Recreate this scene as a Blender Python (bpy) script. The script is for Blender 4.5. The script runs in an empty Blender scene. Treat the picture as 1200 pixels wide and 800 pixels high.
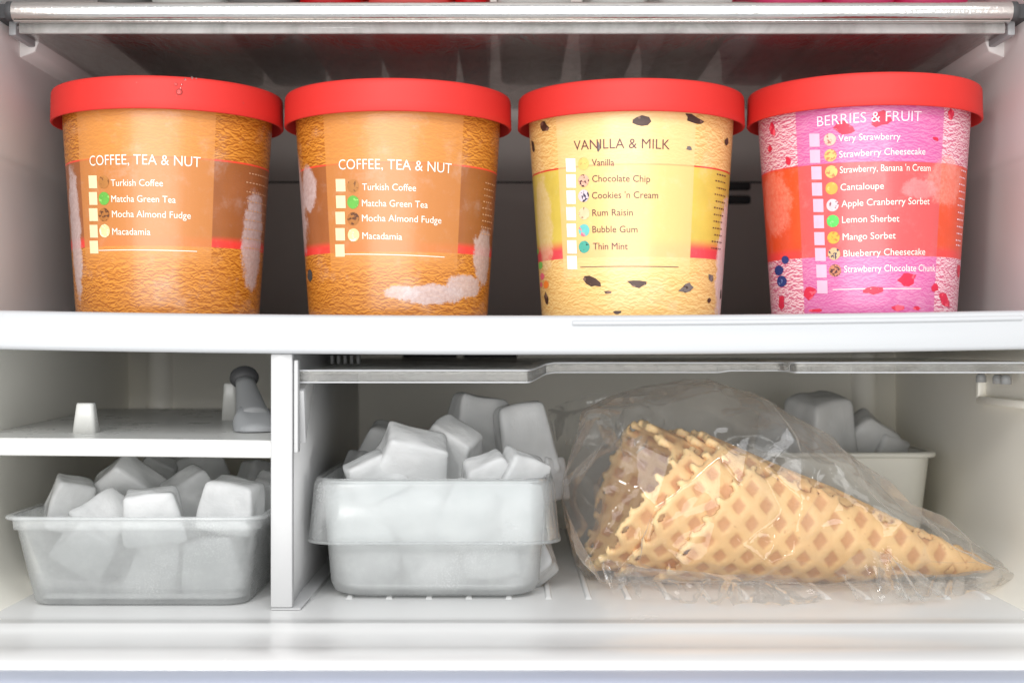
import bpy, bmesh, math, random
from mathutils import Vector, Matrix, Euler, noise

# ------------------------------------------------------------------ camera, light, exposure
SC = bpy.context.scene
COL = SC.collection
F = 1580.0            # focal length in pixels of the 1200 px wide photograph
TILT = math.radians(0.22)
cd = bpy.data.cameras.new('camera'); cam = bpy.data.objects.new('camera', cd); COL.objects.link(cam)
cd.sensor_width = 36; cd.lens = 36 * F / 1200; cd.clip_start = 0.01; cd.clip_end = 20
cam.location = (0, 0, 0); cam.rotation_euler = (math.pi / 2 + TILT, 0, 0)
cd.dof.use_dof = True; cd.dof.focus_distance = 0.64; cd.dof.aperture_fstop = 9
SC.camera = cam

W = bpy.data.worlds.new('World'); SC.world = W; W.use_nodes = True
wn = W.node_tree; bg = wn.nodes['Background']
bg.inputs[0].default_value = (0.93, 0.96, 1.0, 1); bg.inputs[1].default_value = 0.80

def area(name, loc, target, sx, sy, power, col):
    l = bpy.data.lights.new(name, 'AREA'); l.shape = 'RECTANGLE'; l.size = sx; l.size_y = sy
    l.energy = power; l.color = col
    o = bpy.data.objects.new(name, l); COL.objects.link(o); o.location = loc
    d = Vector(target) - Vector(loc)
    o.rotation_euler = d.to_track_quat('-Z', 'Y').to_euler()
    return o
area('kitchen_window_light', (-0.15, -0.75, -0.16), (0.0, 0.75, -0.04), 1.4, 0.9, 18.5, (1.0, 0.985, 0.96))
area('top_fill_light', (0.15, -0.55, 0.85), (0.0, 0.66, -0.10), 1.1, 0.5, 10.5, (0.98, 0.985, 1.0))  # fill lamp added from above to brighten the freezer floor and boxes
area('kitchen_lamp', (-0.34, -0.30, 0.42), (0.05, 0.66, -0.05), 0.10, 0.14, 3.0, (1.0, 0.98, 0.95))

SC.view_settings.view_transform = 'Standard'; SC.view_settings.look = 'None'
SC.view_settings.gamma = 1; SC.view_settings.exposure = -0.07; SC.view_settings.use_curve_mapping = False
cy = SC.cycles
cy.max_bounces = 22; cy.transparent_max_bounces = 24; cy.transmission_bounces = 14; cy.glossy_bounces = 6; cy.diffuse_bounces = 14
cy.caustics_reflective = False; cy.caustics_refractive = False
cy.sample_clamp_indirect = 4.0
try:
    cy.use_denoising = True
except Exception: pass

# ------------------------------------------------------------------ geometry helpers (all lengths in mm, camera at 0,0,0)
def at(px, py, Y):
    a = (px - 600) / F; b = -(py - 400) / F
    dy = math.cos(TILT) - math.sin(TILT) * b; dz = math.sin(TILT) + math.cos(TILT) * b
    return Vector((a * Y / dy, Y, dz * Y / dy))
def zat(py, Y): return at(600, py, Y).z
def xat(px, Y): return at(px, 400, Y).x
def at_z(px, py, z):                     # where the ray meets a horizontal plane
    d = at(px, py, 1000.0); return d * (z / d.z)

def tag(o, label=None, cat=None, group=None, kind=None):
    if label: o['label'] = label
    if cat: o['category'] = cat
    if group: o['group'] = group
    if kind: o['kind'] = kind
    return o
def thing(name, loc, label, cat, group=None, rot=None):
    o = bpy.data.objects.new(name, None); COL.objects.link(o)
    o.location = Vector(loc) / 1000; o.empty_display_size = 0.01
    if rot: o.rotation_euler = rot
    return tag(o, label, cat, group)
def origin_of(o):
    p = Vector((0, 0, 0))
    while o is not None:
        p += Vector(o.location); o = o.parent
    return p * 1000
def mk(name, verts, faces, mat, parent=None, org=None, smooth=True, bevel=0, bseg=2, local=False):
    """one mesh object; verts are world mm (or local mm when local=True)"""
    base = origin_of(parent) if parent is not None else Vector((0, 0, 0))
    o3 = Vector(org) if org is not None else (base if parent is not None else Vector((0, 0, 0)))
    me = bpy.data.meshes.new(name)
    off = Vector((0, 0, 0)) if local else o3
    me.from_pydata([tuple((Vector(v) - off) / 1000) for v in verts], [], faces)
    me.update()
    bm = bmesh.new(); bm.from_mesh(me); bmesh.ops.recalc_face_normals(bm, faces=bm.faces)
    if bevel:
        es = [e for e in bm.edges if len(e.link_faces) == 2 and e.calc_face_angle(0) > 0.5]
        bmesh.ops.bevel(bm, geom=es, offset=bevel / 1000, segments=bseg, profile=0.5, affect='EDGES', clamp_overlap=True)
    bm.to_mesh(me); bm.free()
    if smooth:
        me.shade_smooth()
        if bevel: me.set_sharp_from_angle(angle=math.radians(40))
    if mat: me.materials.append(mat)
    o = bpy.data.objects.new(name, me); COL.objects.link(o)
    o.location = (o3 - base) / 1000 if parent is not None else o3 / 1000
    if parent is not None: o.parent = parent
    return o
def box(x0, x1, y0, y1, z0, z1):
    v = [(x, y, z) for x in (x0, x1) for y in (y0, y1) for z in (z0, z1)]
    f = [(0, 1, 3, 2), (4, 6, 7, 5), (0, 4, 5, 1), (2, 3, 7, 6), (0, 2, 6, 4), (1, 5, 7, 3)]
    return v, f
def join(*ms):
    V = []; Fc = []
    for v, f in ms:
        n = len(V); V += list(v); Fc += [tuple(i + n for i in q) for q in f]
    return V, Fc
def extrude_x(prof, x0, x1, closed=True, nx=1):
    n = len(prof); V = []; Fc = []
    for k in range(nx + 1):
        x = x0 + (x1 - x0) * k / nx
        V += [(x, p[0], p[1]) for p in prof]
    for k in range(nx):
        for i in range(n if closed else n - 1):
            j = (i + 1) % n
            Fc.append((k * n + i, k * n + j, (k + 1) * n + j, (k + 1) * n + i))
    if closed:
        Fc.append(tuple(range(n))); Fc.append(tuple(range(nx * n + n - 1, nx * n - 1, -1)))
    return V, Fc
def prism(poly, axis, a, b):             # poly in the two other axes, extruded along axis
    n = len(poly); V = []
    for t in (a, b):
        for p in poly:
            V.append({'x': (t, p[0], p[1]), 'y': (p[0], t, p[1]), 'z': (p[0], p[1], t)}[axis])
    Fc = [tuple(range(n)), tuple(range(2 * n - 1, n - 1, -1))] + [(i, (i + 1) % n, n + (i + 1) % n, n + i) for i in range(n)]
    return V, Fc
def lathe(prof, seg, cx=0, cyy=0, z0=0, caps=True):
    V = []; Fc = []
    for r, z in prof:
        for k in range(seg):
            a = 2 * math.pi * k / seg
            V.append((cx + r * math.sin(a), cyy - r * math.cos(a), z0 + z))
    for i in range(len(prof) - 1):
        for k in range(seg):
            k2 = (k + 1) % seg
            Fc.append((i * seg + k, i * seg + k2, (i + 1) * seg + k2, (i + 1) * seg + k))
    if caps:
        Fc.append(tuple(range(seg - 1, -1, -1)))
        m = (len(prof) - 1) * seg; Fc.append(tuple(m + k for k in range(seg)))
    return V, Fc
def rrect(cx, cyy, hw, hd, r, z, n=7):
    r = min(r, hw - .01, hd - .01); out = []
    for (sx, sy, a0) in ((1, 1, 0), (-1, 1, 90), (-1, -1, 180), (1, -1, 270)):
        for k in range(n):
            a = math.radians(a0 + 90 * k / (n - 1))
            out.append((cx + sx * (hw - r) + r * math.cos(a), cyy + sy * (hd - r) + r * math.sin(a), z))
    return out
def loft(rings, cap0=True, cap1=True, closed=True):
    n = len(rings[0]); V = [p for r in rings for p in r]; Fc = []
    for i in range(len(rings) - 1):
        for k in range(n if closed else n - 1):
            k2 = (k + 1) % n
            Fc.append((i * n + k, i * n + k2, (i + 1) * n + k2, (i + 1) * n + k))
    if cap0: Fc.append(tuple(range(n - 1, -1, -1)))
    if cap1: Fc.append(tuple((len(rings) - 1) * n + k for k in range(n)))
    return V, Fc
def grid_faces(nu, nv):
    return [(i * nv + j, i * nv + j + 1, (i + 1) * nv + j + 1, (i + 1) * nv + j) for i in range(nu - 1) for j in range(nv - 1)]

# ------------------------------------------------------------------ node helpers
class G:
    def __init__(s, name):
        s.m = bpy.data.materials.new(name); s.m.use_nodes = True
        s.t = s.m.node_tree; s.b = s.t.nodes['Principled BSDF']; s.out = s.t.nodes['Material Output']
    def n(s, t): return s.t.nodes.new(t)
    def put(s, sock, v):
        if isinstance(v, S): s.t.links.new(v.s, sock)
        elif isinstance(v, (tuple, list)): sock.default_value = tuple(v) + ((1,) if len(v) == 3 and sock.type == 'RGBA' else ())
        else: sock.default_value = v
    def math(s, op, a, b=0.0, clamp=False):
        q = s.n('ShaderNodeMath'); q.operation = op; q.use_clamp = clamp
        s.put(q.inputs[0], a); s.put(q.inputs[1], b); return S(s, q.outputs[0])
    def ss(s, x, a, b):                 # smoothstep from a to b
        q = s.n('ShaderNodeMapRange'); q.interpolation_type = 'SMOOTHSTEP'
        s.put(q.inputs[0], x); q.inputs[1].default_value = a; q.inputs[2].default_value = b
        return S(s, q.outputs[0])
    def xyz(s, x, y, z=0.0):
        q = s.n('ShaderNodeCombineXYZ')
        for i, v in enumerate((x, y, z)): s.put(q.inputs[i], v)
        return S(s, q.outputs[0])
    def obj(s):
        q = s.n('ShaderNodeTexCoord'); o = S(s, q.outputs['Object'])
        p = s.n('ShaderNodeSeparateXYZ'); s.put(p.inputs[0], o)
        return o, S(s, p.outputs[0]), S(s, p.outputs[1]), S(s, p.outputs[2])
    def noise(s, v, scale, detail=3, rough=.5, dist=0.0, kind=None, color=False):
        q = s.n('ShaderNodeTexNoise')
        if kind: q.noise_type = kind
        s.put(q.inputs['Vector'], v); q.inputs['Scale'].default_value = scale; q.inputs['Detail'].default_value = detail
        q.inputs['Roughness'].default_value = rough; q.inputs['Distortion'].default_value = dist
        return S(s, q.outputs[1 if color else 0])
    def voro(s, v, scale, feature='F1'):
        q = s.n('ShaderNodeTexVoronoi'); q.feature = feature; s.put(q.inputs['Vector'], v); q.inputs['Scale'].default_value = scale
        return S(s, q.outputs[0])
    def mix(s, f, a, b):
        q = s.n('ShaderNodeMix'); q.data_type = 'RGBA'
        s.put(q.inputs[0], f); s.put(q.inputs[6], a); s.put(q.inputs[7], b); return S(s, q.outputs[2])
    def bump(s, h, strength=.3, dist=.001):
        q = s.n('ShaderNodeBump'); s.put(q.inputs['Height'], h); q.inputs['Strength'].default_value = strength
        q.inputs['Distance'].default_value = dist; return S(s, q.outputs[0])
    def set(s, **k):
        for a, v in k.items():
            s.put(s.b.inputs[a.replace('_', ' ')], v)
        return s.m
class S:
    def __init__(s, g, sock): s.g = g; s.s = sock
    def __add__(s, o): return s.g.math('ADD', s, o)
    def __radd__(s, o): return s.g.math('ADD', s, o)
    def __sub__(s, o): return s.g.math('SUBTRACT', s, o)
    def __rsub__(s, o): return s.g.math('SUBTRACT', o, s)
    def __mul__(s, o): return s.g.math('MULTIPLY', s, o)
    def __rmul__(s, o): return s.g.math('MULTIPLY', s, o)
    def __truediv__(s, o): return s.g.math('DIVIDE', s, o)
def lin(c):                              # sRGB 0-255 to linear
    return tuple((x / 255 / 12.92) if x <= 10 else ((x / 255 + .055) / 1.055) ** 2.4 for x in c)

def plastic(name, col, rough=.35, bump=.05, scale=60, var=.06, spec=.5, coat=0.0, sss=0.0):
    g = G(name); o, x, y, z = g.obj()
    n = g.noise(o, scale, 4, .6); n2 = g.noise(o, scale * .12, 3, .5)
    c = g.mix(n2, tuple(v * (1 - var) for v in col), tuple(min(1, v * (1 + var)) for v in col))
    kw = dict(Base_Color=c, Roughness=(n * .15 + (rough - .07)), Normal=g.bump(n, bump, .0006))
    g.b.inputs['Specular IOR Level'].default_value = spec
    g.b.inputs['Coat Weight'].default_value = coat
    if sss:
        g.b.inputs['Subsurface Weight'].default_value = sss; g.b.inputs['Subsurface Radius'].default_value = (.006, .004, .003)
    return g.set(**kw)

M = {}
M['shelf'] = plastic('white_shelf_plastic', (.45, .46, .47), .33, .06, 40, .04)
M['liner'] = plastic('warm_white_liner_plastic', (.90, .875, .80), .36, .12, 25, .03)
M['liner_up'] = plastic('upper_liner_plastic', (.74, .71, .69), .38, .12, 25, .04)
M['floor'] = plastic('white_floor_plastic', (.74, .74, .73), .24, .05, 25, .02)
M['cool'] = plastic('bluish_white_gasket', (.42, .46, .56), .45, .04, 30, .02)
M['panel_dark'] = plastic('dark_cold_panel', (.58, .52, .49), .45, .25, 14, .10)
M['slot'] = plastic('black_vent_plastic', (.012, .012, .014), .6)
M['divider'] = plastic('divider_plastic', (.48, .48, .48), .34, .05, 40, .02)
M['small_shelf'] = plastic('small_shelf_plastic', (.60, .60, .575), .28, .05, 40, .03)
M['red_lid'] = plastic('red_lid_plastic', (.60, .022, .016), .6, .14, 22, .14, sss=.08)
M['grey'] = plastic('grey_scoop_plastic', (.32, .325, .33), .5, .2, 60, .15)
M['dark_grey'] = plastic('dark_rubber_plastic', (.05, .05, .052), .6)
M['white_tub'] = plastic('milky_tub_plastic', (.62, .61, .55), .4)

def frost_patches(name='frosted_clear_plastic', amt=.25, k=1.0):
    """clear plastic with patches of frost"""
    g = G(name); o, x, y, z = g.obj()
    n = g.noise(o, 45, 5, .6); fr = g.ss(n, .35, .75); fine = g.noise(o, 1100, 3, .6)
    grain = g.ss(g.noise(o, 24, 3, .5), .5, .68) * g.ss(fine, .45, .7)
    bmp = g.bump(n * .8 + fine * .10 + grain * .25, .22, .0008)
    tr = g.n('ShaderNodeBsdfTranslucent'); tr.inputs[0].default_value = (.95 * k, .965 * k, .96 * k, 1)
    df = g.n('ShaderNodeBsdfDiffuse'); df.inputs[0].default_value = (.96 * k, .975 * k, .97 * k, 1); g.t.links.new(bmp.s, df.inputs['Normal'])
    a = g.n('ShaderNodeMixShader'); a.inputs[0].default_value = .72
    g.t.links.new(tr.outputs[0], a.inputs[1]); g.t.links.new(df.outputs[0], a.inputs[2])
    tp = g.n('ShaderNodeBsdfTransparent'); tp.inputs[0].default_value = (.97, .98, .98, 1)
    c = g.n('ShaderNodeMixShader'); g.put(c.inputs[0], fr * .10 + grain * .12 + (amt + .02))
    g.t.links.new(tp.outputs[0], c.inputs[1]); g.t.links.new(a.outputs[0], c.inputs[2])
    gl = g.n('ShaderNodeBsdfGlossy'); gl.inputs['Roughness'].default_value = .16; g.t.links.new(bmp.s, gl.inputs['Normal'])
    f = g.n('ShaderNodeFresnel'); f.inputs[0].default_value = 1.4; g.t.links.new(bmp.s, f.inputs['Normal'])
    d = g.n('ShaderNodeMixShader'); g.put(d.inputs[0], S(g, f.outputs[0]) * .6)
    g.t.links.new(c.outputs[0], d.inputs[1]); g.t.links.new(gl.outputs[0], d.inputs[2])
    g.t.links.new(d.outputs[0], g.out.inputs[0])
    return g.m
M['box_plastic'] = frost_patches()
M['collar_plastic'] = frost_patches('clear_collar_plastic', .13, .92)
M['bin_plastic'] = frost_patches('cloudy_bin_plastic', .30, .97)

def ice_mat():
    g = G('frosted_ice'); o, x, y, z = g.obj()
    oi = g.n('ShaderNodeObjectInfo'); rnd = S(g, oi.outputs['Random'])
    va = g.n('ShaderNodeVectorMath'); va.operation = 'ADD'; g.t.links.new(o.s, va.inputs[0]); g.put(va.inputs[1], g.xyz(rnd * 3.0, rnd * 7.0, rnd))
    p = S(g, va.outputs[0])
    n = g.noise(p, 2.2, 3, .5); fine = g.noise(p, 40, 3, .6); core = g.ss(g.noise(p, 1.3, 2, .5), .35, .68)
    rough_patch = g.ss(g.noise(p, 2.4, 4, .6), .55, .7)
    bmp = g.bump(n * .6 + fine * .05 + fine * rough_patch * .15, .16, .03)
    col = g.mix(core, (.955, .965, .965), (.99, .993, .99))
    df = g.n('ShaderNodeBsdfDiffuse'); g.put(df.inputs[0], col); g.t.links.new(bmp.s, df.inputs['Normal'])
    tl = g.n('ShaderNodeBsdfTranslucent'); g.put(tl.inputs[0], col); g.t.links.new(bmp.s, tl.inputs['Normal'])
    tp = g.n('ShaderNodeBsdfTransparent'); tp.inputs[0].default_value = (.97, .98, .98, 1)
    gl = g.n('ShaderNodeBsdfGlossy'); gl.inputs['Roughness'].default_value = .26; g.t.links.new(bmp.s, gl.inputs['Normal'])
    a = g.n('ShaderNodeMixShader'); a.inputs[0].default_value = .36; g.t.links.new(df.outputs[0], a.inputs[1]); g.t.links.new(tl.outputs[0], a.inputs[2])
    b = g.n('ShaderNodeMixShader'); g.put(b.inputs[0], core * .14 + .60); g.t.links.new(tp.outputs[0], b.inputs[1]); g.t.links.new(a.outputs[0], b.inputs[2])
    fr = g.n('ShaderNodeFresnel'); fr.inputs[0].default_value = 1.33; g.t.links.new(bmp.s, fr.inputs['Normal'])
    c = g.n('ShaderNodeMixShader'); g.put(c.inputs[0], S(g, fr.outputs[0]) * .9); g.t.links.new(b.outputs[0], c.inputs[1]); g.t.links.new(gl.outputs[0], c.inputs[2])
    g.t.links.new(c.outputs[0], g.out.inputs[0])
    return g.m
M['ice'] = ice_mat()

def clear_mat(name, tint, rough, fres=1.45, haze=0.0, bump_s=.1, bscale=60, trans=.5):
    g = G(name); o, x, y, z = g.obj()
    n = g.noise(o, bscale, 5, .6, .5)
    bmp = g.bump(n, bump_s, .002)
    gl = g.n('ShaderNodeBsdfGlossy'); gl.inputs['Roughness'].default_value = rough; g.t.links.new(bmp.s, gl.inputs['Normal'])
    tp = g.n('ShaderNodeBsdfTransparent'); tp.inputs[0].default_value = tint + (1,)
    fr = g.n('ShaderNodeFresnel'); fr.inputs[0].default_value = fres; g.t.links.new(bmp.s, fr.inputs['Normal'])
    a = g.n('ShaderNodeMixShader'); g.t.links.new(fr.outputs[0], a.inputs[0])
    g.t.links.new(tp.outputs[0], a.inputs[1]); g.t.links.new(gl.outputs[0], a.inputs[2])
    df = g.n('ShaderNodeBsdfDiffuse'); df.inputs[0].default_value = (.82, .82, .8, 1)
    tl = g.n('ShaderNodeBsdfTranslucent'); tl.inputs[0].default_value = (.82, .82, .8, 1)
    h = g.n('ShaderNodeMixShader'); h.inputs[0].default_value = .5
    g.t.links.new(df.outputs[0], h.inputs[1]); g.t.links.new(tl.outputs[0], h.inputs[2])
    b = g.n('ShaderNodeMixShader'); g.put(b.inputs[0], g.ss(n, .3, .75) * haze + haze * .5)
    g.t.links.new(a.outputs[0], b.inputs[1]); g.t.links.new(h.outputs[0], b.inputs[2])
    g.t.links.new(b.outputs[0], g.out.inputs[0]); return g.m
M['acrylic'] = clear_mat('clear_acrylic', (.97, .97, .95), .06, 1.35, .60, .05, 30)
M['acrylic_edge'] = clear_mat('acrylic_edge', (.90, .89, .87), .10, 1.5, .16, .35, 90)

def glass_shelf_mat():
    g = G('hazy_shelf_glass'); o, x, y, z = g.obj()
    n = g.noise(g.xyz(x, y * .35, z), 120, 4, .6, 1.5)
    bmp = g.bump(n, .5, .002)
    tp = g.n('ShaderNodeBsdfRefraction'); tp.inputs['IOR'].default_value = 1.04; tp.inputs['Roughness'].default_value = .12; tp.inputs[0].default_value = (.86, .83, .81, 1)
    t2 = g.n('ShaderNodeBsdfTransparent'); t2.inputs[0].default_value = (.84, .80, .78, 1)
    a = g.n('ShaderNodeMixShader'); a.inputs[0].default_value = .5; g.t.links.new(t2.outputs[0], a.inputs[1]); g.t.links.new(tp.outputs[0], a.inputs[2])
    df = g.n('ShaderNodeBsdfTranslucent'); df.inputs[0].default_value = (.92, .87, .85, 1)
    d2 = g.n('ShaderNodeBsdfDiffuse'); d2.inputs[0].default_value = (.34, .28, .26, 1)
    h = g.n('ShaderNodeMixShader'); h.inputs[0].default_value = .5; g.t.links.new(df.outputs[0], h.inputs[1]); g.t.links.new(d2.outputs[0], h.inputs[2])
    gl = g.n('ShaderNodeBsdfGlossy'); gl.inputs['Roughness'].default_value = .14; g.t.links.new(bmp.s, gl.inputs['Normal'])
    b = g.n('ShaderNodeMixShader'); g.put(b.inputs[0], g.ss(n, .4, .7) * .2 + .22); g.t.links.new(a.outputs[0], b.inputs[1]); g.t.links.new(h.outputs[0], b.inputs[2])
    c = g.n('ShaderNodeMixShader'); c.inputs[0].default_value = .34; g.t.links.new(b.outputs[0], c.inputs[1]); g.t.links.new(gl.outputs[0], c.inputs[2])
    g.t.links.new(c.outputs[0], g.out.inputs[0]); return g.m
M['shelf_glass'] = glass_shelf_mat()

def chrome_mat():
    g = G('brushed_chrome'); o, x, y, z = g.obj()
    n = g.noise(g.xyz(x * .6, y * 3, z * 8), 180, 4, .6); sp = g.noise(o, 500, 3, .7)
    return g.set(Base_Color=g.mix(n, (.55, .53, .50), (.82, .80, .77)), Metallic=1.0, Roughness=n * .12 + .16, Normal=g.bump(sp, .22, .0006))
M['chrome'] = chrome_mat()

def film_mat():
    """thin clear bag film: crisp creases, a little milkiness"""
    g = G('clear_bag_film'); o, x, y, z = g.obj()
    w = g.noise(o, 14, 3, .5, 0, color=True)
    va = g.n('ShaderNodeVectorMath'); va.operation = 'MULTIPLY_ADD'
    g.t.links.new(w.s, va.inputs[0]); va.inputs[1].default_value = (.03, .03, .03); g.t.links.new(o.s, va.inputs[2])
    p = S(g, va.outputs[0])
    r = g.noise(p, 9, 4, .5, .8, 'RIDGED_MULTIFRACTAL')
    vd = g.voro(p, 17, 'DISTANCE_TO_EDGE'); cr = g.ss(vd, 0, .10)
    hgt = r * .55 + cr * .5
    bmp = g.bump(hgt, .38, .003)
    gl = g.n('ShaderNodeBsdfGlossy'); gl.inputs['Roughness'].default_value = .03; g.t.links.new(bmp.s, gl.inputs['Normal'])
    tp = g.n('ShaderNodeBsdfTransparent'); tp.inputs[0].default_value = (.99, .99, .985, 1)
    fr = g.n('ShaderNodeFresnel'); fr.inputs[0].default_value = 1.35; g.t.links.new(bmp.s, fr.inputs['Normal'])
    a = g.n('ShaderNodeMixShader'); g.put(a.inputs[0], g.math('MINIMUM', S(g, fr.outputs[0]) * 1.0 + .015, .42))
    g.t.links.new(tp.outputs[0], a.inputs[1]); g.t.links.new(gl.outputs[0], a.inputs[2])
    df = g.n('ShaderNodeBsdfDiffuse'); df.inputs[0].default_value = (.93, .92, .90, 1); g.t.links.new(bmp.s, df.inputs['Normal'])
    tl = g.n('ShaderNodeBsdfTranslucent'); tl.inputs[0].default_value = (.93, .92, .90, 1)
    h = g.n('ShaderNodeMixShader'); h.inputs[0].default_value = .4; g.t.links.new(df.outputs[0], h.inputs[1]); g.t.links.new(tl.outputs[0], h.inputs[2])
    lw = g.n('ShaderNodeLayerWeight'); lw.inputs[0].default_value = .20; g.t.links.new(bmp.s, lw.inputs['Normal'])
    b = g.n('ShaderNodeMixShader')
    crs = g.ss(r, 1.25, 1.8) * .22
    g.put(b.inputs[0], S(g, lw.outputs['Facing']) * .42 + .03 + crs)
    g.t.links.new(a.outputs[0], b.inputs[1]); g.t.links.new(h.outputs[0], b.inputs[2])
    g.t.links.new(b.outputs[0], g.out.inputs[0]); return g.m
M['film'] = film_mat()

def waffle_mat():
    g = G('baked_waffle'); o, x, y, z = g.obj()
    at_ = g.n('ShaderNodeAttribute'); at_.attribute_name = 'rib'; h = S(g, at_.outputs['Fac'])
    n = g.noise(o, 70, 4, .6); f = g.noise(o, 420, 3, .6); sp = g.ss(g.noise(o, 260, 2, .5), .68, .74)
    pocket = g.mix(n, lin((190, 134, 86)), lin((208, 156, 108)))
    ribc = g.mix(n, lin((218, 172, 114)), lin((234, 198, 144)))
    c = g.mix(g.ss(h, .05, .8), pocket, ribc)
    c = g.mix(sp * .35, c, lin((165, 96, 45)))
    toast = g.ss(g.noise(o, 22, 4, .6), .45, .72)
    c = g.mix(toast * .42, c, lin((204, 146, 88)))
    edge = g.n('ShaderNodeAttribute'); edge.attribute_name = 'edge'
    c = g.mix(S(g, edge.outputs['Fac']) * .6, c, lin((246, 216, 160)))
    g.b.inputs['Subsurface Weight'].default_value = .15; g.b.inputs['Subsurface Radius'].default_value = (.003, .0018, .001)
    return g.set(Base_Color=c, Roughness=f * .2 + .45, Normal=g.bump(f + n * .5, .35, .0009))
M['waffle'] = waffle_mat()

def flat(name, col, rough=.42):
    g = G(name); o, x, y, z = g.obj(); n = g.noise(o, 400, 3, .6)
    return g.set(Base_Color=g.mix(n, tuple(v * .93 for v in col), tuple(min(1, v * 1.05) for v in col)), Roughness=rough)
def speckled(name, base, spot, thr=.55, scale=620, shade=None):
    g = G(name); o, x, y, z = g.obj()
    n = g.noise(o, scale, 2, .5); m = g.ss(n, thr, thr + .06)
    n2 = g.noise(o, 200, 2, .5)
    c = g.mix(m, g.mix(n2, tuple(v * .72 for v in base), tuple(min(1, v * 1.15) for v in base)), spot)
    return g.set(Base_Color=c, Roughness=.42)

# ------------------------------------------------------------------ the freezer's liner (the setting)
YB, ZF, XW = 880.0, -118.0, 250.0
def st(name, vf, mat, **k): return tag(mk(name, vf[0], vf[1], mat, **k), kind='structure')
fp = [(YB + 20, ZF), (592, ZF), (588, ZF - .6), (584, ZF), (575, ZF + .2), (571, ZF + 1.6), (566, ZF + 1.8), (561, ZF + .2), (556, ZF - .8), (534, ZF - .8),
      (529, ZF + .3), (524, ZF + 1.6), (512, ZF + 1.7), (506, ZF + .9), (502.5, ZF + .1), (501, ZF - 1.2), (500.6, ZF - 3.5), (500.6, ZF - 9), (YB + 20, ZF - 9)]
FL = mk('floor', *extrude_x(fp, -330, 330), M['floor'], org=(0, 600, ZF), smooth=True); tag(FL, kind='structure')
FL.data.set_sharp_from_angle(angle=math.radians(50))
for k in range(19):
    x = -95 + 18.7 * k
    v, f = prism([(x - 1.9, ZF - .3), (x - 1.0, ZF + 1.1), (x + 1.0, ZF + 1.1), (x + 1.9, ZF - .3)], 'y', 634, 872)
    # front end of each rib slopes down into the floor
    v = [(p[0], p[1] - (4 if (p[1] < 700 and p[2] < ZF) else 0), p[2]) for p in v]
    mk('floor_rib', v, f, M['floor'], FL, bevel=.4, bseg=2)
st('gasket', extrude_x([(499.4, -200), (499.4, -120.3), (498.6, -119.4), (494, -119.0), (486, -119.0), (478, -120), (474, -124), (473, -200)], -330, 330), M['cool'], org=(0, 487, -150))

def wall(name, sx, mat_lo, mat_up):
    # section in x-z with the rounded corner to the floor, swept along y
    R = 26
    prof = [(XW - R - 1, ZF - .5)] + [(XW - R + R * math.sin(a), ZF - .5 + R - R * math.cos(a)) for a in [math.radians(9 * q) for q in range(1, 11)]] + \
           [(XW, 10)]
    out = [(XW + 30, 10), (XW + 30, ZF - 12), (XW - R - 1, ZF - 12)]
    poly = [(sx * p[0], p[1]) for p in prof + out]
    V, Fc = prism(poly, 'y', 586, YB + 20)
    o = mk(name, V, Fc, mat_lo, org=(sx * XW, 700, ZF)); o.data.set_sharp_from_angle(angle=math.radians(35))
    tag(o, kind='structure')
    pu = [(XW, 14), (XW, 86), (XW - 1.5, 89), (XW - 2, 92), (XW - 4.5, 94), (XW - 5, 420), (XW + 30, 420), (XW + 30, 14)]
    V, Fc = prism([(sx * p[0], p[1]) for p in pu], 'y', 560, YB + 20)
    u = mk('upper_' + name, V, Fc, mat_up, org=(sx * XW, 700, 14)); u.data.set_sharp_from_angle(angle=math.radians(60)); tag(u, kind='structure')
    return o, u
wl, wlu = wall('left_wall', -1, M['liner'], M['liner_up'])
wr, wru = wall('right_wall', 1, M['liner'], M['liner_up'])
bw = st('back_wall', box(-285, 285, YB, YB + 20, ZF - 12, 12), M['liner'], org=(0, YB, ZF))
for s in (-1, 1):                        # soft vertical bead in the rear corners of the liner
    v, f = lathe([(9, ZF), (9, 12)], 20, s * (XW - 20), YB + 3, 0)
    mk('corner_bead', v, f, M['liner'], bw)
for a, b in ((472, 536), (543, 606)):    # dark air slots just under the shelf
    mk('vent_slot', *box(xat(a, YB), xat(b, YB), YB - 3, YB + 1, -7.5, -2.2), M['slot'], bw, bevel=1.2)
mk('vent_slot', *box(xat(1060, YB), xat(1136, YB), YB - 3, YB + 1, -3.2, -.6), M['slot'], bw, bevel=.6)
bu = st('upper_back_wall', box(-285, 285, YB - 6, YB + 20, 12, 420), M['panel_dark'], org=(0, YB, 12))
for r0, r1 in ((213, 223), (229, 239)):
    mk('vent_slot', *box(xat(848, YB - 8), xat(880, YB - 8), YB - 9, YB - 5, zat(r1, YB - 8), zat(r0, YB - 8)), M['slot'], bu, bevel=1.5)
mk('panel_seam', *box(-240, 240, YB - 7, YB - 5, zat(216, YB), zat(214.6, YB)), M['slot'], bu)
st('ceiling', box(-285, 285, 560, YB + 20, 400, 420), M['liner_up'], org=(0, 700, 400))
# moulded ledges that carry the shelves, part of the liner walls
for s, par in ((-1, wlu), (1, wru)):
    zl = zat(45, 690)
    v, f = prism([(s * 246, zl - 14), (s * 238, zl - 11), (s * 236, zl - 6), (s * 236, zl), (s * 246, zl)], 'y', 672, 860)
    mk('ledge', v, f, M['liner_up'], par, bevel=.8)
    v, f = prism([(s * 246, zl - 2), (s * 239.5, zl - 2), (s * 239.5, zl + 5), (s * 246, zl + 5)], 'y', 640, 671)
    mk('ledge', v, f, M['dark_grey'], par, bevel=.6)
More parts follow.
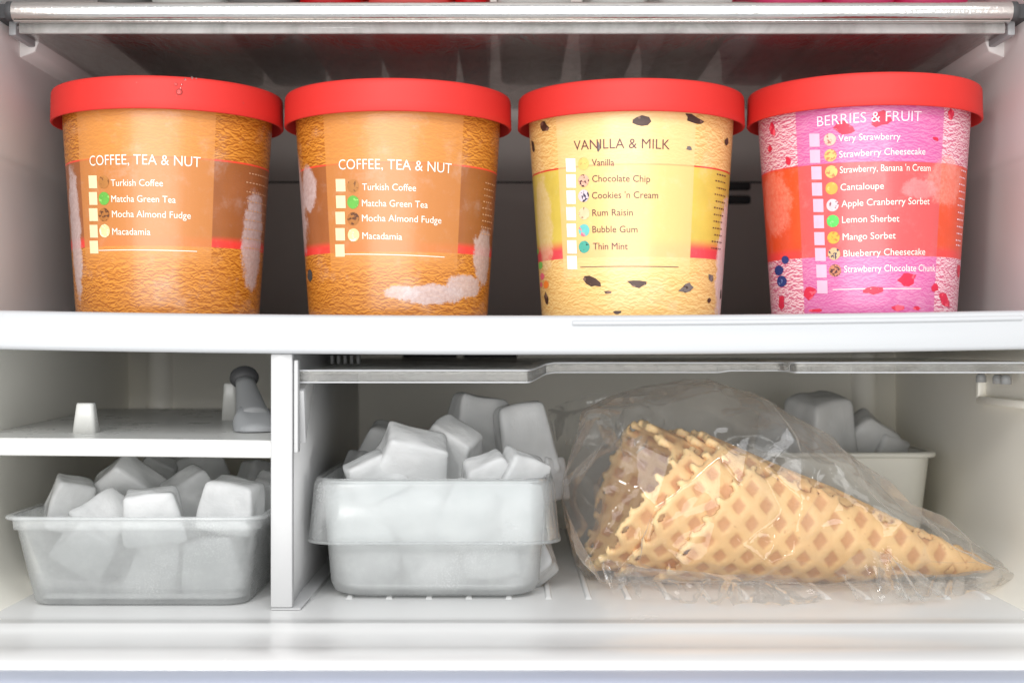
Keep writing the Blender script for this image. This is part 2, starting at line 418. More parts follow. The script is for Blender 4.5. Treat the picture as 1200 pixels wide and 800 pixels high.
# moulded pocket for the cover's hinge on the right wall
v, f = join(box(246, 251, 640, 646, -66, -16), box(246, 251, 646, 716, -30, -26), box(246, 251, 712, 717, -28, -13))
mk('hinge_ledge', v, f, M['liner'], wr, bevel=1.0)
for yy in (665, 676, 700):
    mk('hinge_clip', *lathe([(2.6, 0), (2.6, 3.2), (1.6, 4.6)], 14, 243.6, yy, -18.5), M['grey'], wr)

# ------------------------------------------------------------------ big white shelf (sags a little in the middle)
def shelf_z(x): return 16.4 - 2.5 * (1 - min(1, (x / 236) ** 2))
T = thing('freezer_shelf', (0, 610, 0), 'thick white plastic shelf across the freezer carrying the four ice cream tubs', 'shelf')
prof = [(601.2, -.2), (600, -1.4), (600.3, -15.6), (601.6, -17.2), (605, -17.3), (870, -12), (870, 0), (603.5, 0)]
NX = 60; V = []; Fc = []
prof = [(600.8, -.5), (600, -1.6), (600, -15.6), (600.5, -16.9), (602, -17.5), (872, -17.5), (872, 0), (602, 0)]
for k in range(NX + 1):
    x = -249.5 + 499 * k / NX; zz = shelf_z(x)
    V += [(x, p[0], zz + p[1]) for p in prof]
n = len(prof)
for k in range(NX):
    for i in range(n):
        j = (i + 1) % n; Fc.append((k * n + i, k * n + j, (k + 1) * n + j, (k + 1) * n + i))
Fc += [tuple(range(n)), tuple(range(NX * n + n - 1, NX * n - 1, -1))]
o = mk('shelf_board', V, Fc, M['shelf'], T); o.data.set_sharp_from_angle(angle=math.radians(50))
# raised rounded bead along the front edge, starts just right of the second tub
V = []; pr = [(599.8, -2.2), (599.0, -3.0), (598.9, -4.1), (599.8, -4.6)]
for k in range(31):
    x = 27 + 200 * k / 30; zz = shelf_z(x); V += [(x, p[0], zz + p[1] + (.0 if 0 < k < 30 else 0)) for p in pr]
mk('front_bead', V, grid_faces(31, 4), M['shelf'], T)

# ------------------------------------------------------------------ glass shelf with chrome rail
zr = zat(13.5, 640)
T = thing('glass_shelf', (0, 640, zr), 'hazy glass shelf with a shiny chrome front rail above the red lids', 'shelf')
mk('glass_pane', *box(-238, 238, 647, 862, zr - 7.2, zr - 4.2), M['shelf_glass'], T, bevel=.6)
mk('glass_edge', *box(-236, 236, 644.2, 646.8, zr - 9.4, zr - 4.0), M['acrylic'], T, bevel=.5)
pr = []
for q in range(20):
    a = 2 * math.pi * q / 20
    pr.append((640 + 4.5 * math.cos(a) * (1.0 if math.cos(a) > 0 else .85), zr + 4.4 * math.sin(a)))
# flat lower lip under the half-round
mk('chrome_rail', *extrude_x(pr, -237, 237), M['chrome'], T).data.set_sharp_from_angle(angle=math.radians(40))
mk('lower_lip', *box(-236.5, 236.5, 638.2, 643.8, zr - 5.3, zr - 4.4), M['chrome'], T, bevel=.5)
for s in (-1, 1):
    c = [(p[0] + (p[0] - 640) * .05, zr + (p[1] - zr) * 1.05) for p in pr]
    v, f = extrude_x(c, s * 237, s * 240)
    mk('end_cap', v, f, M['dark_grey'], T, bevel=.6)
    v, f = prism([(s * 237.8, zr - 10), (s * 241.5, zr - 10), (s * 241.5, zr - 3), (s * 237.8, zr - 3)], 'y', 646, 862)
    mk('side_bracket', v, f, M['grey'], T, bevel=.8)

# packages on the glass shelf, seen through and just above the rail
def carton(x0, x1, y0, name, mat, label, group=None, dy=150, h=34):
    T = thing(name, ((x0 + x1) / 2, y0 + dy / 2, zr - 4.2), label, 'ice cream cup' if 'cup' in name else 'carton', group)
    cx_, cy_ = (x0 + x1) / 2, y0 + dy / 2; hw, hd = (x1 - x0) / 2, dy / 2; z = zr - 4.2
    rings = [rrect(cx_, cy_, hw * .80, hd * .80, 8, z + 1.2), rrect(cx_, cy_, hw * .82, hd * .82, 8, z), rrect(cx_, cy_, hw * .88, hd * .88, 9, z + .05),
             rrect(cx_, cy_, hw * .93, hd * .93, 10, z + 2), rrect(cx_, cy_, hw, hd, 10, z + h)]
    mk('cup_wall' if 'cup' in name else 'sleeve', *loft(rings), mat, T)
    rings = [rrect(cx_, cy_, hw * 1.03, hd * 1.03, 10, z + h - 1), rrect(cx_, cy_, hw * 1.05, hd * 1.05, 10, z + h + 3), rrect(cx_, cy_, hw * .96, hd * .96, 9, z + h + 5)]
    mk('lid', *loft(rings), mat, T)
def paper(name, col):
    m = plastic(name, col, .4); t = m.node_tree; p = t.nodes['Principled BSDF']
    tl = t.nodes.new('ShaderNodeBsdfTranslucent'); tl.inputs[0].default_value = tuple(min(1, c * 1.05) for c in col) + (1,)
    mx = t.nodes.new('ShaderNodeMixShader'); mx.inputs[0].default_value = .72
    t.links.new(p.outputs[0], mx.inputs[1]); t.links.new(tl.outputs[0], mx.inputs[2]); t.links.new(mx.outputs[0], t.nodes['Material Output'].inputs[0]); return m
M['pk_pink'] = paper('pink_packaging', lin((235, 95, 150))); M['pk_red'] = paper('red_packaging', lin((225, 35, 45)))
M['pk_white'] = paper('white_packaging', (.78, .78, .76)); M['pk_rose'] = paper('rose_packaging', lin((240, 120, 115)))
M['pk_grey'] = paper('grey_packaging', (.30, .29, .28))
def xr(p): return xat(p, 660)
carton(xr(108), xr(165), 655, 'frozen_food_carton', M['pk_grey'], 'dark grey packet above the rail at the far left end of the glass shelf')
carton(xr(172), xr(255), 655, 'frozen_food_carton', M['pk_white'], 'white packet on the glass shelf above the left tub')
carton(xr(262), xr(342), 655, 'frozen_food_carton', M['pk_grey'], 'grey packet on the glass shelf just left of the red one')
carton(xr(347), xr(420), 655, 'frozen_food_carton', M['pk_red'], 'red packet on the glass shelf above the second tub from the left')
carton(xr(428), xr(526), 655, 'frozen_food_carton', M['pk_rose'], 'pale rose packet between the two red packets on the glass shelf')
carton(xr(531), xr(570), 665, 'frozen_food_carton', M['pk_red'], 'narrow red packet beside the row of white cups on the glass shelf')
for a, b, l in ((582, 671, 'first'), (694, 757, 'second'), (778, 862, 'last')):
    carton(xr(a), xr(b), 652, 'ice_cream_cup', M['pk_white'], {'first': 'wide white cup next to the narrow red packet on the glass shelf', 'second': 'narrower white cup in the middle of the three above the yellow tub',
           'last': 'white cup standing next to the pink cups on the glass shelf'}[l], 'white cups on the glass shelf')
for a, b, l in ((890, 968, 'pink cup next to the white cups on the glass shelf'), (973, 1052, 'middle pink cup of three on the glass shelf'), (1057, 1139, 'pink cup nearest the right wall on the glass shelf')):
    carton(xr(a), xr(b), 652, 'ice_cream_cup', M['pk_pink'], l, 'pink cups on the glass shelf')

# ------------------------------------------------------------------ tubs of ice cream
H_TUB, R0, R1 = 112.2, 45.3, 52.0
H_CUP = H_TUB - 3.5
def cup_r(z): return R0 + (R1 - R0) * min(1, z / 97.0)
cup_prof = [(0.5, 3.0), (R0 - 3, 3.0), (R0 - 2.6, .2), (R0 - 1.2, 0), (R0 - .25, .35)] + [(cup_r(H_CUP * k / 24.0 if k else 1.0) , (H_CUP * k / 24.0 if k else 1.0)) for k in range(25)]
lid_prof = [(R1 + .2, H_TUB - 9), (R1 + 1.0, H_TUB - 6), (R1 + 3.9, H_TUB - 6.2), (56.5, H_TUB - 15.6), (57.4, H_TUB - 15.8), (57.8, H_TUB - 15.3),
            (57.65, H_TUB - 11), (57.5, H_TUB - 3), (57.3, H_TUB - 1.2), (56.8, H_TUB - .35), (56.2, H_TUB), (55.5, H_TUB - .1), (54.2, H_TUB - .5), (53.6, H_TUB - 2.6), (52.5, H_TUB - 3.2), (.5, H_TUB - 2.6)]

class Cup:
    def __init__(s, cx_px, cyy, base=None):
        s.y = cyy; s.x = xat(cx_px, cyy); s.z = base if base is not None else shelf_z(s.x) + .05
    def hit(s, px, py):
        d = at(px, py, 1.0); lo, hi = s.y - 75, s.y; prev = None
        for k in range(161):
            t = lo + (hi - lo) * k / 160
            p = d * t; r = math.hypot(p.x - s.x, p.y - s.y); zz = p.z - s.z
            if r <= cup_r(max(0, zz)): break
        th = math.atan2(p.x - s.x, -(p.y - s.y))
        return th, zz
    def pos(s, th, z, off=.2):
        r = cup_r(z) + off
        return (s.x + r * math.sin(th), s.y - r * math.cos(th), s.z + z)
_fc = {}
def text_mesh(body, thin=0.0):
    key = (body, thin)
    if key in _fc: return _fc[key]
    c = bpy.data.curves.new('lettering', 'FONT'); c.body = body; c.size = 1; c.offset = thin; c.resolution_u = 3
    o = bpy.data.objects.new('lettering', c); COL.objects.link(o)
    dg = bpy.context.evaluated_depsgraph_get(); me = bpy.data.meshes.new_from_object(o.evaluated_get(dg))
    v = [tuple(q.co) for q in me.vertices]; f = [tuple(p.vertices) for p in me.polygons]
    bpy.data.objects.remove(o); bpy.data.curves.remove(c); bpy.data.meshes.remove(me)
    _fc[key] = (v, f); return v, f
def cup_text(c, par, name, body, p0, p1, cap_px, mat, thin=0.0):
    v, f = text_mesh(body, thin)
    xs = [q[0] for q in v]; w0, w1 = min(xs), max(xs)
    a = c.hit(*p0); b = c.hit(*p1); sc = cap_px * (c.y - 52) / F / .69
    V = []
    for q in v:
        u = (q[0] - w0) / (w1 - w0)
        V.append(c.pos(a[0] + (b[0] - a[0]) * u, a[1] + (b[1] - a[1]) * u + q[1] * sc, .22))
    return mk(name, V, f, mat, par, smooth=False)
def cup_rect(c, par, name, ctr, w, h, mat, off=.2, ny=1):
    a = c.hit(ctr[0] - w / 2, ctr[1]); b = c.hit(ctr[0] + w / 2, ctr[1])
    hz = h * (c.y - 50) / F / 2; n = max(1, int(abs(b[0] - a[0]) / .05))
    V = []
    for i in range(n + 1):
        th = a[0] + (b[0] - a[0]) * i / n; z = a[1] + (b[1] - a[1]) * i / n
        for s in (-1, 1): V.append(c.pos(th, z + s * hz, off))
    return mk(name, V, grid_faces(n + 1, 2), mat, par, smooth=False)
def cup_blob(c, par, name, ctr, w, h, mat, rnd=0.0, n=18, seed=0, off=.2, ang=0, wth=1.0):
    a = c.hit(*ctr); s = (c.y - 50) / F; r = cup_r(a[1]); rg = random.Random(seed * 13 + int(ctr[0] * 7 + ctr[1]))
    cc = max(.35, math.cos(a[0] - math.atan2(-c.x, c.y)))
    ks = [1 + rg.uniform(-rnd, rnd) for _ in range(n)]
    V = [c.pos(a[0], a[1], off)]
    for ring in (.5, 1):
        for k in range(n):
            t = 2 * math.pi * k / n
            ex, ez = w / 2 * math.cos(t) * ks[k] * ring, h / 2 * math.sin(t) * ks[k] * ring
            ex, ez = ex * math.cos(ang) - ez * math.sin(ang), ex * math.sin(ang) + ez * math.cos(ang)
            V.append(c.pos(a[0] + ex * s / r / cc, a[1] + ez * s, off))
    f = [(0, 1 + k, 1 + (k + 1) % n) for k in range(n)] + [(1 + k, 1 + n + k, 1 + n + (k + 1) % n, 1 + (k + 1) % n) for k in range(n)]
    return mk(name, V, f, mat, par, smooth=False)

def print_mat(name, c, wr_dark, wr_light, band, band_z, line_col, glow, panel, panel_x, panel_z, panel_in_band, blobs, ang_scale=1.0, panel_soft=.75, wr_gain=5.0, panel_fade=0.0):
    """the printed sleeve: wrinkled ice cream top and bottom, a flat colour band, a lighter panel for the list, smears of another flavour"""
    g = G(name); o, x, y, z = g.obj()
    th = g.math('ARCTAN2', x, y * -1.0); s = th * 50.0; zz = z * 1000.0     # mm along and up the wall
    def wr_n(dz):
        v = g.xyz(s * .045, (zz + dz) * .115, 0.0)
        return g.noise(v, 1.0 * ang_scale * 3.2, 3, .55, 1.1)
    e = g.math('ADD', (wr_n(0.0) - wr_n(.55)) * wr_gain, .5, clamp=True)
    big = g.noise(g.xyz(s * .04, zz * .05, 0.0), 1.0, 2, .5)
    e2 = g.math('MULTIPLY', e, big * .6 + .7, clamp=True)
    wr = g.mix(e2, wr_dark, wr_light)
    z0, z1, z2 = band_z                  # bottom of glow, top of glow, top of band
    soft = g.mix(.5, wr_dark, wr_light)
    inb = g.ss(zz, z0 - .25, z0 + .25) * (1.0 - g.ss(zz, z2 - .2, z2 + .2))
    gl = 1.0 - g.ss(zz, z0 + (z1 - z0) * .35, z1)
    bn = g.noise(g.xyz(s * .06, zz * .06, 0.0), 1.5, 3, .5)
    bcol = g.mix(gl, g.mix(bn, tuple(v * .85 for v in band), tuple(v * 1.15 for v in band)), glow)
    a0, a1 = panel_x
    inp = g.ss(th, a0 - .006, a0 + .006) * (1.0 - g.ss(th, a1 - .006, a1 + .006))
    col_wr = g.mix(inp * (1.0 - g.ss((-1.0) * zz, -panel_z[0] - .3, -panel_z[0] + .3)) * panel_soft if not panel_fade else
                   inp * (g.ss(zz, panel_z[0] - panel_fade, panel_z[0] + 1) * panel_soft), wr, panel)
    pf = g.ss(zz, panel_z[0] - .2, panel_z[0] + .2)
    col_b = g.mix(inp * .88, bcol, panel_in_band)
    base = g.mix(inb, col_wr, col_b)
    ln = g.ss(zz, z2 - .5, z2 - .3) * (1.0 - g.ss(zz, z2 + .3, z2 + .5)) * (1.0 - inp * .7)
    base = g.mix(ln, base, line_col)
    for (bt, bz, rt, rz, bc, bc2, amt) in blobs:
        nz = g.noise(g.xyz(s * .09, zz * .09, 3.0), 1.6, 5, .65)
        dx = (th - bt) / rt; dz = (zz - bz) / rz
        d = dx * dx + dz * dz + (nz - .5) * 1.7
        fn = g.noise(g.xyz(s * .5, zz * .5, 1.0), 1.6, 4, .7)
        m = 1.0 - g.ss(d + (fn - .5) * .9, .62, 1.12)
        tex = g.noise(g.xyz(s * .3, zz * .3, 5.0), 1.6, 4, .7)
        base = g.mix(m * amt, base, g.mix(g.ss(tex, .25, .85), bc, bc2))
    streak = g.noise(g.xyz(s * .5, zz * .02, 9.0), 1.0, 3, .6)
    frost = g.ss(g.noise(o, 60, 5, .7), .50, .8)
    base = g.mix(frost * .14, base, (.9, .88, .86))
    drop = g.noise(o, 330, 2, .5)
    g.b.inputs['Coat Weight'].default_value = .35; g.b.inputs['Coat Roughness'].default_value = .22
    g.set(Base_Color=base, Roughness=frost * .2 + .36, Normal=g.bump(e * .16 + drop * .25 + streak * .4, .24, .0006))
    return g.m

def build_tub(cxp, cyy, label, group=None):
    c = Cup(cxp, cyy)
    T = thing('ice_cream_tub', (c.x, c.y, c.z), label, 'ice cream tub', group)
    return c, T
def cup_body(c, T, mat):
    v, f = lathe(cup_prof, 120, c.x, c.y, c.z); o = mk('cup', v, f, mat, T)
    return o
def cup_lid(c, T):
    v, f = lathe(lid_prof, 120, c.x, c.y, c.z); mk('lid', v, f, M['red_lid'], T)

M['ink_white'] = flat('cream_ink', (.86, .80, .72)); M['ink_brown'] = flat('brown_ink', lin((98, 55, 60)))
M['ink_pink'] = flat('pale_pink_ink', (.90, .70, .78))
M['box_cream'] = flat('cream_box_ink', lin((238, 214, 172))); M['box_white'] = flat('white_box_ink', lin((246, 240, 236))); M['box_pink'] = flat('pink_box_ink', lin((243, 178, 200)))
M['choc'] = speckled('printed_chocolate', lin((72, 48, 40)), lin((120, 90, 78)), .58, 300)
M['choc_grey'] = speckled('printed_frosted_chocolate', lin((120, 110, 105)), lin((70, 55, 50)), .55, 400)
M['berry'] = speckled('printed_strawberry', lin((214, 38, 72)), lin((240, 90, 110)), .56, 300)
M['blue'] = speckled('printed_blueberry', lin((38, 58, 120)), lin((110, 130, 180)), .62, 300)
dots = {
 'turk': speckled('dot_coffee', lin((176, 118, 60)), lin((120, 76, 40)), .58), 'matcha': speckled('dot_green_tea', lin((100, 172, 70)), lin((140, 200, 100)), .6),
 'mocha': speckled('dot_mocha', lin((168, 108, 52)), lin((92, 54, 32)), .50), 'maca': speckled('dot_macadamia', lin((222, 206, 150)), lin((244, 236, 200)), .55),
 'van': speckled('dot_vanilla', lin((240, 196, 110)), lin((220, 160, 90)), .6), 'chip': speckled('dot_chip', lin((225, 175, 150)), lin((80, 45, 50)), .53, 700),
 'cook': speckled('dot_cookies', lin((210, 195, 200)), lin((50, 45, 70)), .52, 700), 'rum': speckled('dot_rum', lin((225, 200, 160)), lin((150, 110, 90)), .6),
 'gum': speckled('dot_gum', lin((110, 195, 190)), lin((235, 110, 130)), .54, 260), 'mint': speckled('dot_mint', lin((80, 170, 150)), lin((40, 60, 60)), .60, 700),
 'vs': speckled('dot_strawberry', lin((225, 185, 165)), lin((170, 100, 90)), .55), 'sc': speckled('dot_cheesecake', lin((228, 190, 110)), lin((190, 120, 80)), .55),
 'cant': speckled('dot_cantaloupe', lin((240, 165, 70)), lin((250, 190, 100)), .6), 'apple': speckled('dot_cranberry', lin((215, 195, 200)), lin((140, 80, 90)), .56),
 'lemon': speckled('dot_lemon', lin((90, 200, 90)), lin((130, 220, 120)), .6), 'mango': speckled('dot_mango', lin((235, 170, 60)), lin((210, 120, 50)), .56),
 'blueb': speckled('dot_blueberry', lin((205, 175, 130)), lin((60, 50, 80)), .54, 700), 'chunk': speckled('dot_chunk', lin((190, 120, 90)), lin((80, 35, 40)), .50, 700)}

def printing(c, T, ox, oy, k, title, names, boxes, bsz, dts, dsz, line, ink, bm, title_ink=None, capt=12, thin=-.004, nthin=0.0):
    q = lambda x, y: (ox + x * k, oy + y * k)
    cup_text(c, T, 'printed_title', title[0], q(*title[1]), q(*title[2]), capt, title_ink or ink, thin)
    for nm, a, b in names: cup_text(c, T, 'flavour_name', nm, q(*a), q(*b), 7.9, ink, nthin)
    for x, y in boxes: cup_rect(c, T, 'check_box', q(x, y), bsz[0] * k, bsz[1] * k, bm)
    for (x, y), dm in dts: cup_blob(c, T, 'flavour_dot', q(x, y), dsz[0] * k, dsz[1] * k, dots[dm], 0.02, 20)
    p0, p1 = q(*line[0]), q(*line[1])
    a = c.hit(*p0); b = c.hit(*p1); V = []
    for i in range(13):
        t = i / 12
        for s in (-1, 1): V.append(c.pos(a[0] + (b[0] - a[0]) * t, a[1] + (b[1] - a[1]) * t + s * .17, .2))
    mk('ruled_line', V, grid_faces(13, 2), ink, T, smooth=False)
def side_lines(c, T, px0, px1, row0, row1, n, mat, slant=10):
    """the small print near the turning edge: rows of short strokes too small to read"""
    rg = random.Random(int(px0)); V = []; Fc = []
    a = c.hit(px0, row0)[0]; b = c.hit(px1, row0)[0]
    for i in range(n):
        z = c.hit((px0 + px1) / 2, row0 + (row1 - row0) * i / (n - 1))[1]
        t = a + rg.uniform(0, .05)
        while t < b:
            w = rg.uniform(.015, .045); n0 = len(V)
            V += [c.pos(t, z - .4, .2), c.pos(t + w, z - .4, .2), c.pos(t + w, z + .25, .2), c.pos(t, z + .25, .2)]
            Fc.append((n0, n0 + 1, n0 + 2, n0 + 3)); t += w + .022
    mk('small_print', V, Fc, mat, T, smooth=False)

C_OR_D, C_OR_L = lin((156, 86, 20)), lin((212, 140, 52))
def coffee(c, T, px, name, rows, blobs):
    # px: panel left/right at mid height ; rows: line, glow top, glow bottom, panel bottom
    a0 = c.hit(px[0], 250)[0]; a1 = c.hit(px[1], 250)[0]; m = px[2]
    z2 = c.hit(m, rows[0])[1]; z1 = c.hit(m, rows[1])[1]; z0 = c.hit(m, rows[2])[1]
    bl = []
    for (x, y, w, h, amt) in blobs:
        A = c.hit(x, y); bl.append((A[0], A[1], w, h, lin((184, 160, 156)), lin((214, 198, 196)), amt * .85))
    mt = print_mat(name, c, C_OR_D, C_OR_L, lin((150, 88, 44)), (z0, z1, z2), lin((232, 70, 50)), lin((226, 60, 52)),
                   lin((204, 136, 68)), (a0, a1), (z0 - 1.0, 0), lin((192, 124, 64)), bl, 1.5, .80, 4.8, panel_fade=14)
    cup_body(c, T, mt); cup_lid(c, T)
# --- 1
c, T = build_tub(198, 690, 'orange coffee and tea tub with water beads on its red lid, against the left wall', 'coffee, tea and nut tubs')
coffee(c, T, (97, 249, 280), 'coffee_sleeve_left', (191, 277, 292), [(297, 282, .23, 27, 1), (88, 272, .16, 34, 1)])
K = .3874
printing(c, T, 40, 70, K, ('COFFEE, TEA & NUT', (170, 322), (502, 326)),
         [('Turkish Coffee', (234, 383), (390, 384)), ('Matcha Green Tea', (235, 431), (428, 434)), ('Mocha Almond Fudge', (237, 477), (473, 482)), ('Macadamia', (239, 530), (353, 531))],
         [(180, 370), (180, 420), (181, 469), (182, 519), (183, 567)], (25, 39),
         [((211, 370), 'turk'), ((212, 420), 'matcha'), ((213, 469), 'mocha'), ((215, 518), 'maca')], (32, 40), ((197, 577), (492, 580)), M['ink_white'], M['box_cream'])
M['ink_faint'] = flat('faded_ink', lin((206, 158, 122)))
side_lines(c, T, 288, 314, 205, 292, 9, M['ink_faint'])
rg = random.Random(4)
M['water'] = clear_mat('water_bead', (.99, .97, .97), .05, 1.33, .10, .0)
for (px, py, r) in [(206, 99, .9), (213, 99, .7), (210, 108, 1.6), (212, 104, .6), (207, 112, .5), (217, 93, .6), (225, 91, .6), (230, 92, .4), (285, 121, .5), (160, 97, .4)]:
    d = at(px, py, 1.0); t = c.y - 75
    while math.hypot(d.x * t - c.x, t - c.y) > 57.5: t += .1
    p = d * t; nrm = Vector((p.x - c.x, p.y - c.y, 0)).normalized()
    v, f = lathe([(r, 0), (r * .87, r * .3), (r * .5, r * .5), (.02, r * .55)], 12)
    Rm = nrm.to_track_quat('Z', 'Y').to_matrix()
    mk('water_bead', [Rm @ Vector(q) + p for q in v], f, M['water'], T)
# --- 2
c, T = build_tub(467, 690, 'orange coffee and tea tub with a printed swirl of cream, next to the yellow tub', 'coffee, tea and nut tubs')
coffee(c, T, (385, 538, 560), 'coffee_sleeve_right', (197, 284, 299), [(352, 250, .50, 29, 1), (362, 222, .16, 12, 1), (566, 300, .22, 15, 1), (545, 336, .30, 6, 1), (508, 345, .42, 5, 1), (470, 343, .2, 3.5, .9)])
printing(c, T, 320, 70, .3876, ('COFFEE, TEA & NUT', (200, 333), (538, 345)),
         [('Turkish Coffee', (271, 395), (432, 398)), ('Matcha Green Tea', (270, 444), (467, 449)), ('Mocha Almond Fudge', (270, 489), (507, 496)), ('Macadamia', (271, 542), (390, 545))],
         [(206, 380), (206, 430), (205, 479), (204, 528), (204, 577)], (28, 38),
         [((243, 382), 'turk'), ((243, 431), 'matcha'), ((243, 481), 'mocha'), ((244, 530), 'maca')], (36, 40), ((217, 588), (518, 597)), M['ink_white'], M['box_cream'])
side_lines(c, T, 566, 578, 215, 275, 9, M['ink_faint'])
cup_blob(c, T, 'printed_coffee_bean', (363.5, 323), 7, 15, M['dark_grey'], .1, seed=3)
# --- 3
c, T = build_tub(739, 690, 'yellow vanilla and milk tub printed with dark chocolate chunks')
a0 = c.hit(657, 250)[0]; a1 = c.hit(811, 250)[0]
A = c.hit(636, 255); B = c.hit(846, 290)
mt = print_mat('vanilla_sleeve', c, lin((214, 164, 92)), lin((240, 206, 136)), lin((208, 186, 82)), (c.hit(740, 301)[1], c.hit(740, 276)[1], c.hit(740, 192.5)[1]), lin((215, 60, 45)), lin((222, 70, 78)),
               lin((234, 196, 134)), (a0, a1), (c.hit(740, 309)[1], 0), lin((232, 192, 126)),
               [(A[0], A[1] - 3, .20, 25, lin((222, 190, 140)), lin((240, 220, 190)), .5), (B[0] + .1, B[1] - 6, .26, 34, lin((226, 200, 200)), lin((246, 232, 230)), .9)], 1.5, .8, 4.5, panel_fade=10)
cup_body(c, T, mt); cup_lid(c, T); K3 = .3876
printing(c, T, 590, 70, K3, ('VANILLA & MILK', (215, 275), (502, 272)),
         [('Vanilla', (268, 321), (335, 321)), ('Chocolate Chip', (269, 370), (443, 371)), ("Cookies 'n Cream", (269, 421), (467, 420)), ('Rum Raisin', (270, 473), (391, 472)), ('Bubble Gum', (270, 523), (405, 523)), ('Thin Mint', (272, 574), (376, 574))],
         [(205, 319), (206, 367), (206, 416), (206, 466), (207, 516), (208, 566), (209, 613)], (28, 41),
         [((243, 315), 'van'), ((243, 366), 'chip'), ((243, 412), 'cook'), ((244, 465), 'rum'), ((245, 516), 'gum'), ((245, 566), 'mint')], (34, 38), ((233, 627), (528, 627)), M['ink_brown'], M['box_white'], capt=11.5)
for (x, y, w, h, an, mm) in [(125, 202, 22, 36, .5, 'choc'), (90, 262, 12, 42, .1, 'choc'), (413, 187, 60, 34, 0, 'choc'), (578, 182, 66, 24, -.35, 'choc'), (673, 250, 13, 26, 0, 'choc'), (268, 672, 50, 26, -.5, 'choc'),
                             (405, 677, 56, 22, -.1, 'choc'), (315, 702, 22, 9, 0, 'choc'), (552, 690, 46, 28, .6, 'choc_grey'), (626, 660, 18, 24, .2, 'choc_grey'), (621, 728, 14, 18, -.4, 'choc'), (130, 720, 13, 36, .1, 'choc'),
                             (345, 764, 22, 12, 0, 'choc'), (656, 708, 8, 30, 0, 'choc_grey'), (559, 269, 18, 12, .1, 'choc_grey'), (287, 262, 10, 30, 0, 'choc_grey')]:
    cup_blob(c, T, 'printed_chunk', (590 + x * K3, 70 + y * K3), w * K3, h * K3, M[mm], .3, 9, seed=5, ang=an)
M['g1'] = flat('green_candy_ink', lin((120, 190, 90))); M['g2'] = flat('orange_candy_ink', lin((235, 130, 50))); M['g3'] = flat('pink_candy_ink', lin((225, 100, 120)))
for (x, y, w, mm) in [(105, 580, 14, 'g1'), (112, 622, 20, 'g1'), (118, 655, 18, 'g3'), (130, 680, 20, 'g2'), (115, 680, 14, 'g3')]:
    cup_blob(c, T, 'printed_candy', (590 + x * K3, 70 + y * K3), w * K3, w * K3 * 1.2, M[mm], .1, 12)
side_lines(c, T, 838, 850, 205, 292, 12, M['ink_brown'])
# --- 4
c, T = build_tub(1011, 682, 'pink berries and fruit tub with an orange red band and a magenta list panel')
a0 = c.hit(938, 250)[0]; a1 = c.hit(1100, 250)[0]
A = c.hit(908, 240); B = c.hit(1110, 212); D = c.hit(1078, 222)
mt = print_mat('berry_sleeve', c, lin((198, 88, 122)), lin((236, 204, 210)), lin((218, 76, 38)), (c.hit(1010, 300)[1], c.hit(1010, 285)[1], c.hit(1010, 190)[1]), lin((228, 60, 48)), lin((226, 66, 62)),
               lin((200, 88, 154)), (a0, a1), (-5, 0), lin((204, 84, 88)),
               [(A[0], A[1], .30, 17, lin((238, 110, 90)), lin((246, 170, 150)), .55), (B[0], B[1], .30, 12, lin((236, 130, 110)), lin((246, 190, 180)), .45), (D[0], D[1], .2, 5, lin((226, 130, 130)), lin((230, 150, 150)), .6)], 1.9, .80, 7.0)
cup_body(c, T, mt); cup_lid(c, T)
nm4 = [('Very Strawberry', (317, 249), (503, 242)), ('Strawberry Cheesecake', (319, 297), (577, 288)), ("Strawberry, Banana 'n Cream", (321, 344), (592, 338)), ('Cantaloupe', (323, 396), (453, 391)),
       ('Apple Cranberry Sorbet', (326, 446), (590, 438)), ('Lemon Sherbet', (328, 494), (499, 490)), ('Mango Sorbet', (330, 546), (488, 541)), ('Blueberry Cheesecake', (332, 596), (577, 590)), ('Strawberry Chocolate Chunk', (334, 643), (606, 640))]
printing(c, T, 860, 70, .3876, ('BERRIES & FRUIT', (253, 203), (565, 187)), nm4,
         [(245, 244), (247, 293), (251, 343), (253, 392), (256, 441), (258, 490), (260, 541), (263, 589), (266, 639), (269, 687)], (31, 40),
         list(zip([(291, 242), (293, 290), (295, 339), (296, 389), (299, 440), (300, 488), (302, 538), (304, 587), (306, 637)], ['vs', 'sc', 'sc', 'cant', 'apple', 'lemon', 'mango', 'blueb', 'chunk'])), (37, 38),
         ((300, 695), (565, 692)), M['ink_white'], M['box_pink'], title_ink=M['ink_pink'], capt=12)
for (x, y, w, h, an) in [(118, 212, 20, 42, .1), (110, 270, 14, 22, .2), (165, 307, 17, 28, 0), (654, 165, 20, 34, 0), (608, 240, 20, 12, -.4), (445, 180, 60, 44, .3), (335, 208, 60, 40, -.3), (232, 705, 34, 46, -.6),
                         (145, 735, 20, 52, 0), (425, 697, 60, 24, .1), (524, 662, 52, 42, .4), (606, 690, 24, 24, -.5), (636, 725, 28, 54, .5), (679, 637, 16, 42, 0), (497, 750, 36, 18, 0), (552, 751, 22, 12, 0), (250, 758, 40, 10, 0)]:
    cup_blob(c, T, 'printed_berry', (860 + x * .3876, 70 + y * .3876), w * .3876, h * .3876, M['berry'], .22, 11, seed=9, ang=an)
for (x, y, w) in [(157, 605, 24), (137, 637, 30), (146, 670, 34)]:
    cup_blob(c, T, 'printed_blueberry', (860 + x * .3876, 70 + y * .3876), w * .3876, w * .42, M['blue'], .04, 16)
side_lines(c, T, 1124, 1131, 200, 292, 12, M['ink_pink'])

